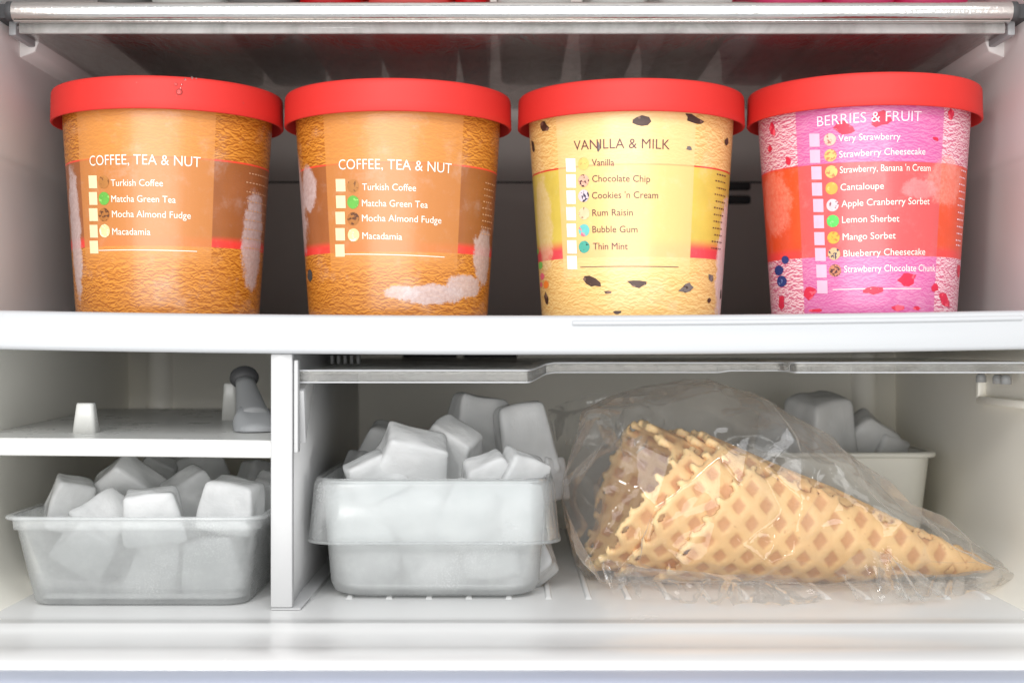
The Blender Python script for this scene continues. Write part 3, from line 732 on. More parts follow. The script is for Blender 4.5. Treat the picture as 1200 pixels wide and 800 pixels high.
# ------------------------------------------------------------------ divider between the lower compartments
T = thing('divider_panel', (xat(330, 606), 700, ZF), 'white upright divider panel between the two lower compartments', 'divider')
x0, x1 = xat(318, 606), xat(343.5, 606)
mk('front_post', *box(x0, x1, 604, 609, ZF + 1.2, -3.2), M['divider'], T, bevel=.8)
mk('panel', *box(x0 + 2, x1 - 1.2, 609.2, 876, ZF + 1.2, -3.2), M['divider'], T)
mk('edge_strip', *box(x1 + .2, x1 + 2.2, 606, 612, zat(530, 608), -6), M['divider'], T, bevel=.6)
v, f = prism([(604, ZF + .2), (876, ZF + .2), (876, ZF + 3), (640, ZF + 3), (604, ZF + 1)], 'x', x0 + .2, x0 + 13.5)
v = [(p[0] + (2.0 if p[0] > x0 + 5 and p[1] > 610 else 0), p[1], p[2]) for p in v]
mk('foot_flange', v, f, M['divider'], T, bevel=.4)
v, f = prism([(612, -20), (640, -12), (650, -12), (618, zat(520, 614))], 'x', x1 - 1, x1 + 4)
mk('clip_arm', v, f, M['divider'], T, bevel=.6)
for k in range(5):
    mk('clip_tooth', *box(x1 + 4 + k * 3.4, x1 + 5.6 + k * 3.4, 700, 706, -9, -4.5), M['divider'], T, bevel=.3)

# ------------------------------------------------------------------ small shelf in the left compartment
xs0, xs1 = -249.5, x0 + 1.5
T = thing('small_shelf', ((xs0 + xs1) / 2, 700, -50), 'thin white half shelf above the left ice box, with two upright pegs', 'shelf')
zt = zat(513.5, 612); V = []; NX = 24
for k in range(NX + 1):
    u = k / NX; x = xs0 + (xs1 - xs0) * u; yf = 612 + 5 * (u * 2 - 1) ** 2 * (1 if u < .5 else -.4); dz = -1.3 * max(0, u - .35)
    th_ = 7.6
    V += [(x, yf + .8, zt + dz), (x, yf, zt - .9 + dz), (x, yf, zt - th_ + dz), (x, yf + .8, zt - th_ - .5 + dz), (x, yf + 6, zt - th_ - .5 + dz), (x, yf + 8, zt - 3 + dz), (x, 820, zt - 3 + 4), (x, 820, zt + 4)]
Fc = []
for k in range(NX):
    for i in range(8):
        j = (i + 1) % 8; Fc.append((k * 8 + i, k * 8 + j, (k + 1) * 8 + j, (k + 1) * 8 + i))
Fc += [tuple(range(8)), tuple(range(NX * 8 + 7, NX * 8 - 1, -1))]
o = mk('shelf_board', V, Fc, M['small_shelf'], T); o.data.set_sharp_from_angle(angle=math.radians(45))
def peg(px, row0, row1, wpx, y):
    cx_ = xat(px, y); zb = zat(row1, y); zz = zat(row0, y); w = wpx * y / F / 2
    mk('peg', *loft([rrect(cx_, y, w, w * .8, 2, zb, 5), rrect(cx_, y, w * .74, w * .55, 2, zz - 1, 5), rrect(cx_, y, w * .68, w * .5, 1.5, zz, 5)]), M['small_shelf'], T)
peg(101, 472, 508, 28, 645); peg(270, 449, 497, 20, 730)
# grey scoop leaning beside the divider
P0 = at(285, 437, 700); P1 = at(303, 516, 655)
T = thing('ice_scoop', P1, 'grey plastic ice scoop with a dark round grip end leaning on the small shelf', 'scoop')
ax = (P0 - P1).normalized(); Rm = ax.to_track_quat('Z', 'Y').to_matrix(); Ln = (P0 - P1).length
def scoop_ring(t, r, flat_=1.0, n=20, open_=False):
    return [tuple(P1 + Rm @ Vector((r * math.cos(2 * math.pi * k / n), r * flat_ * math.sin(2 * math.pi * k / n), t * Ln))) for k in range(n)]
mk('handle', *loft([scoop_ring(t, r, .75) for t, r in ((.30, 8.6), (.34, 8.4), (.55, 6.9), (.78, 5.3), (.90, 4.9))]), M['grey'], T)
mk('grip_end', *loft([scoop_ring(t, r, .85) for t, r in ((.86, 5.2), (.88, 6.6), (.92, 7.6), (.965, 7.0), (.985, 5.2), (.99, 2.0))]), M['dark_grey'], T)
fl = []
for t, r, sh in ((-.06, 8.6, 0), (-.05, 10.4, 0), (.10, 10.6, -.6), (.24, 10.0, -1.0), (.36, 8.2, 0), (.38, 7.4, 0)):
    ring = scoop_ring(t, r, .62)
    fl.append([(p[0] + sh, p[1], max(p[2] + (1.6 * math.sin(k * .9) if t > .2 else 0), zat(513.5, 612) + .6)) for k, p in enumerate(ring)])
mk('bowl', *loft(fl), plastic('frosted_grey_plastic', (.36, .37, .38), .5, .5, 50, .25), T)

# ------------------------------------------------------------------ ice cubes
def cube_mesh(name, seed, tw=.78, th=.72, n=14):
    """a frosted ice cube from a tray: tapered block with well rounded edges, unit size"""
    rg = random.Random(seed); V = []; Fc = []; idx = {}
    def add(p):
        key = tuple(round(q, 5) for q in p)
        if key not in idx: idx[key] = len(V); V.append(p)
        return idx[key]
    r = .085
    for axn in range(3):
        for s in (-1, 1):
            g = [[None] * (n + 1) for _ in range(n + 1)]
            for i in range(n + 1):
                for j in range(n + 1):
                    p = [0, 0, 0]; p[axn] = s; p[(axn + 1) % 3] = -1 + 2 * i / n; p[(axn + 2) % 3] = -1 + 2 * j / n
                    g[i][j] = add(tuple(p))
            for i in range(n):
                for j in range(n): Fc.append((g[i][j], g[i + 1][j], g[i + 1][j + 1], g[i][j + 1]))
    lean = (rg.uniform(-.12, .12), rg.uniform(-.12, .12)); out = []
    for p in V:
        p = Vector(p) * .5
        q = Vector([max(-.5 + r, min(.5 - r, a)) for a in p]); d = p - q
        if d.length > 1e-6: p = q + d.normalized() * r
        t = p.z + .5
        kx = 1 - (1 - tw) * t; ky = 1 - (1 - th) * t
        p = Vector((p.x * kx + lean[0] * t, p.y * ky + lean[1] * t, p.z))
        # the open face of the tray freezes into a small dome, with melt dips
        p.z -= .07 * max(0, 1 - t / .35) * max(0, 1 - (p.x * 2) ** 2) * max(0, 1 - (p.y * 2) ** 2)
        p += Vector([noise.noise(p * 1.9 + Vector((seed * 7.1, k * 3.3, 0))) * .055 for k in range(3)])
        out.append(p * 1000)
    me = bpy.data.meshes.new(name); me.from_pydata([tuple(q / 1000) for q in out], [], Fc); me.update()
    bm = bmesh.new(); bm.from_mesh(me); bmesh.ops.recalc_face_normals(bm, faces=bm.faces)
    for _ in range(1): bmesh.ops.smooth_vert(bm, verts=bm.verts[:], factor=.5, use_axis_x=True, use_axis_y=True, use_axis_z=True)
    bm.to_mesh(me); bm.free(); me.shade_smooth(); me.materials.append(M['ice'])
    return me
CM = [cube_mesh('ice_cube', s, tw, th) for s, tw, th in ((1, .75, .7), (2, .62, .75), (3, .85, .8), (4, .7, .55), (5, .8, .9))]
def ice(px, py, y, w, h, rot, var, label, group, dp=None):
    p = at(px, py, y); o = bpy.data.objects.new('ice_cube', CM[var % 5]); COL.objects.link(o)
    o.location = p / 1000; sx = w * y / F / 1000; sz = h * y / F / 1000; d = (dp or (w + h) / 2) * y / F / 1000
    o.rotation_euler = [math.radians(a) for a in rot]; o.scale = (sx * 1.17, d * .85, sz * 1.12)
    return tag(o, label, 'ice cube', group)

# ------------------------------------------------------------------ left ice box
yl0 = 612; cxl = xat(161, yl0 + 2); cyl = yl0 + 74
def ringL(z, hw, hd, r): return rrect(cxl, cyl, hw, hd, r, z)
T = thing('plastic_ice_box', (cxl, cyl, ZF), 'shallow clear plastic box with a thin rim, full of ice, left of the divider', 'ice box')
zt = zat(606, 606)
mk('tray_body', *loft([ringL(ZF + .6, 46, 68, 9), ringL(ZF + .3, 48, 70.5, 10), ringL(ZF + 1.4, 49.6, 72, 10), ringL(zt - 6.3, 55.0, 77.6, 8), ringL(zt - 6.0, 56.5, 79.0, 8.5), ringL(zt - .5, 57.0, 79.6, 9),
                       ringL(zt, 56.4, 79, 8.5), ringL(zt - .2, 55.6, 78.2, 8), ringL(zt - 6.5, 53.9, 76.4, 7), ringL(ZF + 3.5, 48.4, 70.8, 9), ringL(ZF + 2.2, 46, 68, 8)]), M['box_plastic'], T)
pts = rrect(cxl, cyl, 58.8, 81.4, 10, zt - .3)
mk('rim', *loft([rrect(cxl, cyl, 56.9, 79.4, 8.6, zt - 1.2), rrect(cxl, cyl, 59.4, 81.8, 10, zt - 1.2), rrect(cxl, cyl, 59.6, 82, 10, zt - .4), rrect(cxl, cyl, 59.2, 81.7, 10, zt + .3), rrect(cxl, cyl, 56.6, 79.2, 8.6, zt + .4)], False, False), M['box_plastic'], T)
GA = 'ice cubes in the left box'
for a in [
 (87, 590, 652, 50, 52, (20, 15, 30), 0, 'ice cube at the left end of the left box, its rounded top above the rim'),
 (155, 575, 665, 66, 52, (35, 38, 20), 2, 'large slanting ice cube highest in the left half of the left box'),
 (122, 602, 640, 56, 52, (-20, 40, 10), 1, 'low ice cube between the leftmost and the notched one in the left box'),
 (182, 604, 628, 60, 54, (8, -4, 8), 2, 'ice cube with a notched top at the middle of the left box\'s front rim'),
 (231, 582, 662, 58, 58, (15, -28, 30), 0, 'tilted ice cube behind the two front ones in the right half of the left box'),
 (271, 592, 634, 62, 52, (5, 8, -10), 4, 'bright squarish ice cube in front near the divider in the left box'),
 (186, 556, 712, 44, 46, (30, 25, 10), 3, 'narrow ice cube at the back of the left box, behind the large slanting one'),
 (235, 552, 722, 56, 44, (10, -10, 30), 2, 'wide ice cube topmost at the back of the left box'),
 (300, 562, 715, 44, 40, (-10, 15, 50), 1, 'shaded ice cube at the back right of the left box by the divider'),
 (311, 584, 668, 40, 46, (20, 20, 0), 4, 'ice cube half hidden by the divider in the left box'),
 (138, 575, 735, 50, 46, (20, 30, 0), 4, 'dim ice cube at the back left of the left box'),
 (108, 640, 636, 60, 52, (30, 35, 15), 3, 'ice cube with an icy fold behind the lower left front wall of the left box'),
 (180, 662, 634, 56, 58, (0, 6, 5), 1, 'upright ice cube seen through the middle of the front wall of the left box'),
 (255, 660, 634, 62, 56, (0, -8, -8), 2, 'ice cube seen through the right half of the front wall of the left box'),
 (70, 672, 665, 50, 42, (0, 0, 30), 2, 'blurred ice cube low in the left corner of the left box')]:
    ice(*a, GA)
for k, (px, py, y, l) in enumerate([(120, 640, 690, 'faint ice cube behind the folded one in the lower left of the left box'), (190, 635, 700, 'faint ice cube behind the upright middle one in the left box'),
                                 (260, 632, 700, 'faint ice cube in the lower right of the left box, behind the squarish one'), (150, 622, 745, 'ice cube at the bottom of the left box, far back under the large slanting one'),
                                 (230, 620, 748, 'ice cube at the bottom of the left box, far back by the divider')]):
    ice(px, py, y, 60, 54, (k * 40, k * 25, k * 70), k, l, GA)

# ------------------------------------------------------------------ right ice bin with deep flange
cxb = xat(508, 628); cyb = 628 + 74
zr_ = zat(563, 622); zfl = zat(637, 620)
def ringB(z, hw, hd, r): return rrect(cxb, cyb, hw, hd, r, z, 9)
T = thing('plastic_ice_bin', (cxb, cyb, ZF), 'deep frosted plastic ice bin with a wide turned-down collar, right of the divider', 'ice box')
mk('bin_body', *loft([ringB(ZF + 1.6, 40, 64, 12), ringB(ZF + 1.3, 45, 69, 14), ringB(ZF + 3, 48, 72, 15), ringB(ZF + 7, 49.6, 73.4, 15), ringB(zfl, 51, 74.8, 13), ringB(zr_ - 1, 53, 76.6, 12),
                      ringB(zr_, 52.4, 76, 11.5), ringB(zr_ - 1, 51.4, 75, 11), ringB(zfl, 49.5, 73.2, 11), ringB(ZF + 8, 48.0, 71.8, 13), ringB(ZF + 3.6, 44, 68, 12)]), M['bin_plastic'], T)
mk('collar', *loft([ringB(zr_ - 1.3, 53.2, 76.8, 12), ringB(zr_ + .1, 52.8, 76.4, 12), ringB(zr_ + .8, 54, 77.6, 12.6), ringB(zr_ + .3, 55.4, 79, 13.4), ringB(zr_ - 2.5, 56.6, 80.2, 14), ringB(zfl + .8, 59.0, 82.6, 15.5), ringB(zfl, 58.8, 82.4, 15.4),
                    ringB(zfl, 57.8, 81.4, 14.6), ringB(zfl + 1, 57.7, 81.3, 14.6), ringB(zr_ - 3, 55.2, 78.8, 13.4), ringB(zr_ - 1.3, 53.2, 76.8, 12)], False, False), M['collar_plastic'], T)
mk('lower_rim', *loft([ringB(zfl - .3, 59.5, 83.1, 15.8), ringB(zfl - .3, 57.5, 81.1, 14.4), ringB(zfl + .9, 57.5, 81.1, 14.4), ringB(zfl + .9, 59.5, 83.1, 15.8), ringB(zfl - .3, 59.5, 83.1, 15.8)], False, False), M['collar_plastic'], T)
GB = 'ice cubes in the right bin'
for a in [
 (486, 538, 655, 74, 56, (30, 14, 18), 2, 'large ice cube with a flat bright top at the front of the right bin'),
 (533, 530, 672, 62, 56, (28, 30, -20), 0, 'rounded ice cube leaning right beside the large flat topped one in the right bin'),
 (560, 512, 722, 70, 84, (0, 8, 20), 3, 'tall pointed ice cube at the back of the right bin'),
 (614, 518, 705, 58, 80, (-5, -10, 12), 4, 'big upright square ice cube at the right rear of the right bin'),
 (567, 562, 648, 60, 44, (24, -20, 10), 1, 'low wedge of ice just above the rim in the middle of the right bin'),
 (612, 560, 652, 54, 50, (15, 20, 30), 2, 'small ice cube tucked in front of the upright square one in the right bin'),
 (440, 556, 648, 58, 42, (10, -22, 20), 0, 'low ice cube at the front left of the right bin'),
 (458, 530, 712, 66, 50, (10, 18, 0), 4, 'dim wide ice cube behind the flat topped one in the right bin'),
 (425, 553, 705, 50, 44, (0, 10, 40), 1, 'shaded ice cube in the back left corner of the right bin'),
 (645, 560, 700, 34, 44, (0, 0, 40), 3, 'sliver of ice by the right rim of the right bin, near the bag')]:
    ice(*a, GB)
for k, (px, py, y, l) in enumerate([
    (425, 602, 656, 'cloudy ice cube behind the left third of the collar of the right bin'), (490, 600, 654, 'cloudy ice cube behind the collar under the large flat topped one'),
    (555, 602, 655, 'cloudy ice cube behind the collar under the low wedge in the right bin'), (612, 602, 656, 'cloudy ice cube behind the right end of the collar of the right bin'),
    (430, 655, 662, 'cloudy ice cube in the lower left corner of the right bin, below the collar'), (500, 658, 660, 'cloudy ice cube left of the middle below the collar of the right bin'),
    (570, 656, 660, 'cloudy ice cube right of the middle below the collar of the right bin'), (615, 655, 664, 'cloudy ice cube in the lower right corner of the right bin, below the collar'),
    (460, 600, 712, 'buried ice cube in the left rear of the right bin'), (530, 595, 715, 'buried ice cube under the tall pointed one in the right bin'),
    (600, 598, 712, 'buried ice cube under the big upright square one in the right bin'), (480, 640, 720, 'ice cube on the bottom of the right bin at its left rear'),
    (560, 640, 722, 'ice cube on the bottom of the right bin at its right rear')]):
    ice(px, py, y, 64, 56, (k * 47, k * 31, k * 77), k, l, GB)

# ------------------------------------------------------------------ white tub of ice at the back, behind the bag
yc = 800; zrm = zat(531, yc - 50); cxw = 188
T = thing('white_ice_tub', (cxw, yc, ZF), 'milky white tub at the back right corner behind the bag of cones', 'ice box')
def ringC(z, a, r): return rrect(cxw, yc, 46 + a, 46 + a, r, z)
mk('tub_body', *loft([ringC(ZF + .4, -6, 12), ringC(ZF + 3, -3, 14), ringC(zrm - 3, 2, 14), ringC(zrm - 1, 2, 14), ringC(zrm, .5, 13), ringC(zrm - 3, 0, 12), ringC(ZF + 6, -5, 12)]), M['white_tub'], T)
mk('rim', *loft([ringC(zrm - 2.5, 2.2, 14), ringC(zrm - 2.5, 5, 15), ringC(zrm - .5, 5.4, 15), ringC(zrm + .4, 4.4, 15), ringC(zrm + .4, 1, 13)], False, False), M['white_tub'], T)
GC = 'ice lumps in the white tub'
for a in [(962, 512, 790, 62, 84, (10, -12, 30), 4, 'rounded lump of ice highest at the left of the white tub'), (1004, 524, 805, 66, 72, (20, 34, 10), 1, 'sloping lump of ice in the middle of the white tub'),
          (1040, 536, 800, 40, 44, (0, 20, 20), 2, 'small lump of ice at the right rim of the white tub'), (918, 520, 805, 50, 66, (0, 10, 50), 0, 'lump of ice hidden mostly behind the bag at the left of the white tub')]:
    ice(*a, GC)

# ------------------------------------------------------------------ clear drop-down cover
ye = 612
def cover_front():
    """front edge path: y and top z along x, with the recessed middle grip"""
    P = []
    def s(u): u = max(0, min(1, u)); return u * u * (3 - 2 * u)
    xs = [350, 353] + [360 + 10 * k for k in range(25)] + [604, 610, 614, 618, 622, 626, 632, 640, 650] + [660 + 14 * k for k in range(16)] + [884, 896, 906, 914, 920, 926, 930, 934, 938, 944, 950] + [970 + 22 * k for k in range(13)]
    for p in xs:
        rec = s((p - 618) / 22) * (1 - s((p - 912) / 22))
        y = ye + 34 * rec
        x = xat(p, y); row = 434 + (425 - 434) * s((p - 618) / 30)
        P.append((x, y, zat(row, y), 1 - .15 * rec, rec))
    return P
PF = cover_front()
T = thing('clear_cover', (60, ye, -14), 'clear plastic drop-down cover with a recessed grip in the middle of its thick front edge', 'cover')
V = []
for (x, y, z, k, rec) in PF:
    hh = (5.4 - 1.0 * (1 if x > 100 else 0)) * k
    V += [(x, y, z), (x, y + .0, z - hh), (x, y + 4.5, z - hh), (x, y + 4.5, z)]
Fc = []; n = 4
for k in range(len(PF) - 1):
    for i in range(4):
        j = (i + 1) % 4; Fc.append((k * 4 + i, k * 4 + j, k * 4 + 4 + j, k * 4 + 4 + i))
Fc += [(3, 2, 1, 0), tuple(len(V) - 4 + i for i in range(4))]
mk('front_edge', V, Fc, M['acrylic_edge'], T, bevel=.6)
V = []
for (x, y, z, k, rec) in PF:
    V += [(x, y + 4.6, z), (x, 700, z + .6), (x, 852, zat(421.5, 720) if x < 400 else 0)]
NV = len(V); V += [(p[0], p[1], p[2] - 1.6) for p in V]
f = grid_faces(len(PF), 3); f2 = [tuple(i + NV for i in q) for q in f]
bd = [(0, 3)]
Fc = f + f2
L = len(PF)
for k in range(L - 1):
    Fc.append((k * 3, (k + 1) * 3, (k + 1) * 3 + NV, k * 3 + NV)); Fc.append((k * 3 + 2, (k + 1) * 3 + 2, (k + 1) * 3 + 2 + NV, k * 3 + 2 + NV))
for k in (0, L - 1):
    for i in (0, 1): Fc.append((k * 3 + i, k * 3 + i + 1, k * 3 + i + 1 + NV, k * 3 + i + NV))
mk('cover_sheet', V, Fc, M['acrylic'], T, smooth=False)
# highlights painted as thin white strips along the top and bottom of the edge
def highlight_strip(name, dz, r):
    V = []
    for (x, y, z, k, rec) in PF:
        hh = (5.4 - 1.0 * (1 if x > 100 else 0)) * k; zz = z if dz == 0 else z - hh
        for q in range(6):
            a = 2 * math.pi * q / 6; V.append((x, y + .2 + r * math.cos(a), zz + r * math.sin(a)))
    Fc = []
    for k in range(len(PF) - 1):
        for i in range(6):
            j = (i + 1) % 6; Fc.append((k * 6 + i, k * 6 + j, k * 6 + 6 + j, k * 6 + 6 + i))
    mk(name, V, Fc, M['shelf'], T)
highlight_strip('upper_highlight', 0, .42); highlight_strip('lower_highlight', 1, .36)

# ------------------------------------------------------------------ waffle cones
ALPHA = math.radians(11.9); LD = 176.0; RD = LD / 2; PH0 = math.radians(-70); PH1 = math.radians(40); LAT = math.radians(67); HAND = 1
def waffle_mesh():
    step = 1.25; pitch = 9.7; V = []; rib = []; edge = []
    nu = int(2 * (RD + 6) / step) + 1
    def ribh(X, Y):
        a = X * math.cos(LAT) - Y * math.sin(LAT); b = X * math.sin(LAT) + Y * math.cos(LAT); best = 0
        for t in (a, b):
            d = abs((t / pitch) % 1 - .5) * pitch           # 0 on the rib's ridge
            best = max(best, 1 - max(0, min(1, (d - 1.0) / 2.2)))
        return best * best * (3 - 2 * best)
    ids = {}
    def inside(X, Y):
        d = math.hypot(X, Y - RD); wob = 1.3 * noise.noise(Vector((X * .06, Y * .06, 2)))
        h = ribh(X, Y)
        r = math.hypot(X, Y); ph = math.atan2(X, Y)
        sd = r * math.sin(ph - PH1)
        if r < 5 or ph < PH0 or sd > (3.2 if h > .84 else 0): return False
        return d < RD + wob + (4.2 if h > .80 else -.8 * noise.noise(Vector((X * .3, Y * .3, 5))))
    cells = []
    for i in range(nu):
        for j in range(nu):
            X = -RD - 6 + i * step; Y = -6 + j * step
            if inside(X + step / 2, Y + step / 2): cells.append((i, j))
    def vid(i, j, side):
        k = (i, j, side)
        if k in ids: return ids[k]
        X = -RD - 6 + i * step; Y = -6 + j * step
        h = ribh(X, Y); r = math.hypot(X, Y); ph = math.atan2(X, Y)
        d = math.hypot(X, Y - RD) - RD
        ed = max(0, min(1, (d + 1.0) / 3))
        off = (.6 + 1.1 * h + (.55 * ed if h > .7 else -.3 * ed)) * (1 if side else -1)
        off *= min(1, r / 22)
        psi = (ph - PH0) / math.sin(ALPHA)
        spiral = 4.7 * psi / (2 * math.pi) * min(1, r / 90)
        rad = r * math.sin(ALPHA) + spiral + off + .8 * noise.noise(Vector((X * .03, Y * .03, 7)))
        z = r * math.cos(ALPHA) - off * math.sin(ALPHA)
        V.append((rad * math.cos(psi) / 1000, HAND * rad * math.sin(psi) / 1000, z / 1000)); rib.append(h); edge.append(ed)
        ids[k] = len(V) - 1; return ids[k]
    cs = set(cells); Fc = []
    for (i, j) in cells:
        Fc.append((vid(i, j, 1), vid(i + 1, j, 1), vid(i + 1, j + 1, 1), vid(i, j + 1, 1)))
        Fc.append((vid(i, j + 1, 0), vid(i + 1, j + 1, 0), vid(i + 1, j, 0), vid(i, j, 0)))
        for (a, b, p, q) in ((i - 1, j, (i, j), (i, j + 1)), (i + 1, j, (i + 1, j + 1), (i + 1, j)), (i, j - 1, (i + 1, j), (i, j)), (i, j + 1, (i, j + 1), (i + 1, j + 1))):
            if (a, b) not in cs: Fc.append((vid(*p, 1), vid(*q, 1), vid(*q, 0), vid(*p, 0)))
    me = bpy.data.meshes.new('waffle_cone'); me.from_pydata(V, [], Fc); me.update()
    bm = bmesh.new(); bm.from_mesh(me); bmesh.ops.recalc_face_normals(bm, faces=bm.faces)
    rim = [v for v in bm.verts if any(len(e.link_faces) == 2 and e.calc_face_angle(0) > .9 for e in v.link_edges)]
    for _ in range(2): bmesh.ops.smooth_vert(bm, verts=rim, factor=.5, use_axis_x=True, use_axis_y=True, use_axis_z=True)
    bm.to_mesh(me); bm.free()
    for nm, data in (('rib', rib), ('edge', edge)):
        at_ = me.attributes.new(nm, 'FLOAT', 'POINT'); at_.data.foreach_set('value', data)
    me.shade_smooth(); me.materials.append(M['waffle']); return me
WM = waffle_mesh()
tip = at(1176, 668, 673); mouth = at(800, 590, 690)
axis = (mouth - tip).normalized()
Q0 = axis.to_track_quat('Z', 'Y').to_matrix()
def roll_for(target):                    # turn the cone so that the seam of its outer layer faces this way
    psi = (PH1 - PH0) / math.sin(ALPHA); best = None
    for a in range(0, 360, 2):
        d = Q0 @ Matrix.Rotation(math.radians(a), 3, 'Z') @ Vector((math.cos(psi), HAND * math.sin(psi), 0))
        v = d.dot(Vector(target).normalized())
        if best is None or v > best[0]: best = (v, a)
    return best[1]
ROLL = roll_for((0, -1.0, 1))
def cone(shift, roll, label, dy=0, dz=0):
    o = bpy.data.objects.new('waffle_cone', WM); COL.objects.link(o)
    q = axis.to_track_quat('Z', 'Y').to_matrix() @ Matrix.Rotation(math.radians(roll), 3, 'Z')
    o.rotation_euler = q.to_euler(); o.location = (tip + axis * shift + Vector((0, dy, dz))) / 1000
    return tag(o, label, 'waffle cone', 'waffle cones nested in the bag')
cone(0, ROLL, 'outermost waffle cone with its pointed tip in the right corner of the bag')
cone(15, ROLL + 22, 'second nested waffle cone, its knobbly mouth showing inside the front one')
cone(31, ROLL + 8, 'innermost waffle cone whose ragged mouth sticks out farthest left')

# ------------------------------------------------------------------ clear plastic bag
OUT = [(659, 566, 600, 655), (664, 520, 632, 645), (676, 488, 655, 640), (700, 470, 676, 636), (740, 456, 690, 634), (790, 446, 696, 632), (840, 446, 698, 631), (885, 456, 700, 631), (920, 482, 700, 632),
       (960, 511, 700, 634), (1010, 549, 699, 636), (1060, 584, 697, 640), (1110, 620, 694, 645), (1150, 648, 690, 650), (1180, 664, 686, 655)]
T = thing('plastic_bag', (100, 690, ZF), 'crumpled clear plastic bag lying on the floor round the waffle cones', 'plastic bag')
def lerp_out(p):
    for a, b in zip(OUT, OUT[1:]):
        if a[0] <= p <= b[0]:
            t = (p - a[0]) / (b[0] - a[0]); return [a[i] + (b[i] - a[i]) * t for i in range(1, 4)]
    return list(OUT[-1][1:])
rg = random.Random(11)
# coarse facets first (taut film between contact points), refined and crinkled afterwards
NS, NA = 17, 15
coarse = []
for k in range(NS):
    u = k / (NS - 1); px = 659.5 + (1180 - 659.5) * u; rt, rb, yf = lerp_out(px)
    ym = 690 - 16 * u ; ring = []
    hd_f = ym - yf; hd_b = 40 * (1 - .65 * u) * min(1, .25 + 6 * u); x = xat(px, ym)
    zt_ = zat(rt, ym); zb = max(ZF + .8, zat(rb, yf)); zb = ZF + .8 + (zat(rb, yf) - ZF if k == 0 else 0)
    zc = zb + (zt_ - zb) * (.42)
    if k == 0: hd_f *= .5; zc = (zt_ + zb) / 2
    for a in range(NA):
        th = 2 * math.pi * (a + (.5 if k % 2 else 0)) / NA
        cx_, sz = math.cos(th), math.sin(th)
        yy = ym + (hd_b if cx_ > 0 else hd_f) * math.copysign(abs(cx_) ** .8, cx_)
        zz = zc + ((zt_ - zc) * sz if sz > 0 else (zc - zb) * math.copysign(abs(sz) ** .55, sz))
        jit = 1 + (rg.uniform(-.17, .06) if sz > -.3 else 0)
        ring.append(Vector((x + rg.uniform(-8, 8) * (1 if 0 < k < NS - 1 else 0), ym + (yy - ym) * jit, max(zb, zc + (zz - zc) * (1 + (rg.uniform(-.04, .02) if sz > -.2 else 0))))))
    coarse.append(ring)
V = [tuple(p) for r in coarse for p in r]; Fc = []
for i in range(NS - 1):
    for a in range(NA):
        b = (a + 1) % NA
        if i % 2 == 0: Fc += [(i * NA + a, i * NA + b, (i + 1) * NA + a), (i * NA + b, (i + 1) * NA + b, (i + 1) * NA + a)]
        else: Fc += [(i * NA + a, i * NA + b, (i + 1) * NA + b), (i * NA + a, (i + 1) * NA + b, (i + 1) * NA + a)]
Fc += [tuple(range(NA - 1, -1, -1)), tuple((NS - 1) * NA + a for a in range(NA))]
def crinkle(bm, amp, seed, s1=.035, s2=.11):
    bm.normal_update()
    for v in bm.verts:
        p = v.co * 1000; p.x *= .62
        w = p + Vector([noise.noise(p * .02 + Vector((k * 9, seed, 0))) * 22 for k in range(3)])
        a = 1 - abs(noise.noise(w * s1 + Vector((seed, 0, 0)))) * 2.2
        b = 1 - abs(noise.noise(w * s2 + Vector((0, seed, 3)))) * 2.0
        d = max(0, a) ** 3 * amp + max(0, b) ** 4 * amp * .16
        v.co += v.normal * (d / 1000)
        if v.co.z < (ZF + .5) / 1000: v.co.z = (ZF + .5) / 1000
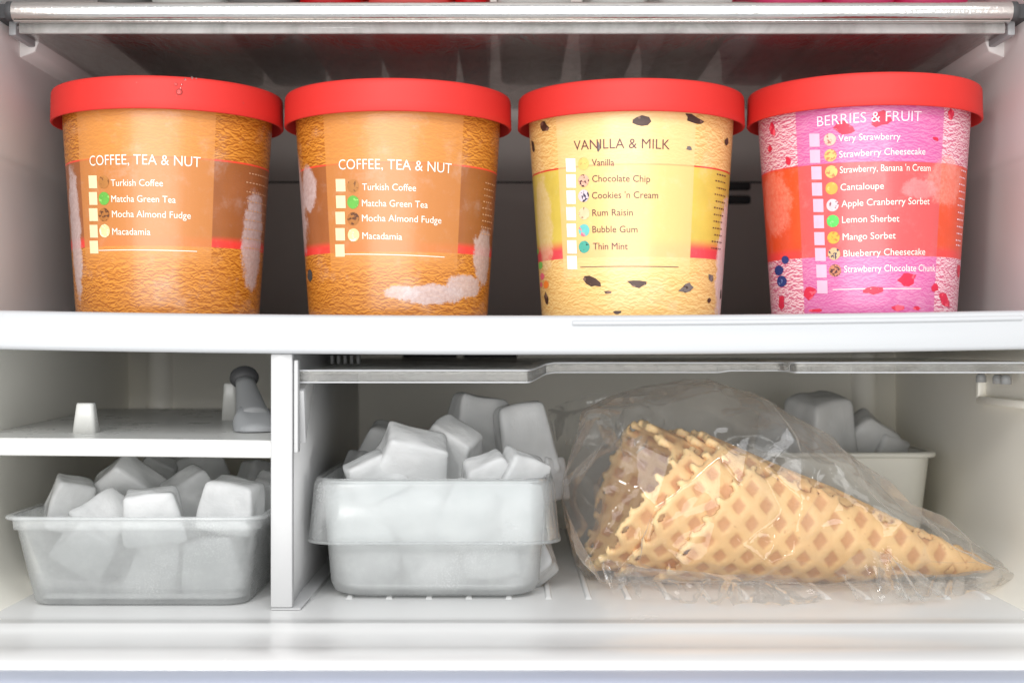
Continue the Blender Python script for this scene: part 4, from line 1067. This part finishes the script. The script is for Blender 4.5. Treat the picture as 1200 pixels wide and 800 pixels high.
def film(name, V, Fc, cuts, amp, seed, par, sm=.35, s1=.035, s2=.11):
    me = bpy.data.meshes.new(name); base = origin_of(par)
    me.from_pydata([tuple(Vector(p) / 1000) for p in V], [], Fc); me.update()
    bm = bmesh.new(); bm.from_mesh(me); bmesh.ops.triangulate(bm, faces=[f for f in bm.faces if len(f.verts) > 4])
    bmesh.ops.recalc_face_normals(bm, faces=bm.faces)
    for c_ in range(cuts):
        bmesh.ops.subdivide_edges(bm, edges=bm.edges[:], cuts=1, use_grid_fill=True)
        if c_ == 1: bmesh.ops.smooth_vert(bm, verts=bm.verts[:], factor=sm, use_axis_x=True, use_axis_y=True, use_axis_z=True)
    bmesh.ops.smooth_vert(bm, verts=bm.verts[:], factor=.5, use_axis_x=True, use_axis_y=True, use_axis_z=True)
    crinkle(bm, amp, seed, s1, s2)
    bmesh.ops.translate(bm, verts=bm.verts[:], vec=-base / 1000)
    bm.to_mesh(me); bm.free(); me.shade_smooth(); me.materials.append(M['film'])
    o = bpy.data.objects.new(name, me); COL.objects.link(o); o.parent = par; return o
film('bag_film', V, Fc, 4, 1.5, 4.0, T, sm=.0)
# gathered hem lying on the floor in front of the cones
def strip(pts_top, pts_bot, n):
    V = []
    for i in range(n):
        u = i / (n - 1)
        def L_(P):
            f_ = u * (len(P) - 1); k = min(int(f_), len(P) - 2); t = f_ - k; return P[k].lerp(P[k + 1], t)
        a, b = L_(pts_top), L_(pts_bot)
        for j in range(7):
            t = j / 6; p = a.lerp(b, t); p = p + Vector((0, rg.uniform(-1, 1), 0)) * t + Vector((0, -2 + math.sin(u * 19 + 2 * math.sin(u * 9)) * 4.5 * t, math.sin(u * 27 + t * 2 + 3 * math.sin(u * 11)) * 3.2 * t))
            p.z = max(p.z, ZF + .6); V.append(tuple(p))
    return V, grid_faces(n, 7)
tp = [at(700, 650, 638), at(760, 664, 636), at(820, 668, 634), at(880, 670, 633), at(925, 672, 632)]
bt = [at(712, 686, 632), at(760, 698, 622), at(820, 706, 616), at(880, 704, 617), at(978, 706, 618)]
film('bag_hem', *strip(tp, bt, 60), 1, 1.4, 8.0, T, s1=.06, s2=.2)
tp = [at(975, 668, 634), at(1015, 640, 633), at(1040, 650, 636), at(1075, 672, 640)]
bt = [at(1000, 697, 622), at(1040, 708, 616), at(1080, 706, 618), at(1120, 690, 628)]
film('bag_hem', *strip(tp, bt, 40), 1, 1.6, 3.0, T, s1=.06, s2=.2)
tp = [at(1020, 660, 655), at(1090, 672, 655), at(1172, 664, 660)]
bt = [at(1030, 694, 640), at(1090, 700, 632), at(1180, 684, 645)]
film('bag_hem', *strip(tp, bt, 30), 1, 1.0, 6.0, T, s1=.06, s2=.2)
# loose mouth of the bag trailing back towards the bin
tp = [at(640, 478, 745), at(690, 458, 735), at(740, 462, 725), at(790, 456, 715)]
bt = [at(648, 512, 735), at(676, 520, 722), at(730, 530, 715), at(790, 520, 705)]
film('bag_mouth', *strip(tp, bt, 26), 2, 2.6, 2.0, T, s1=.05, s2=.16)
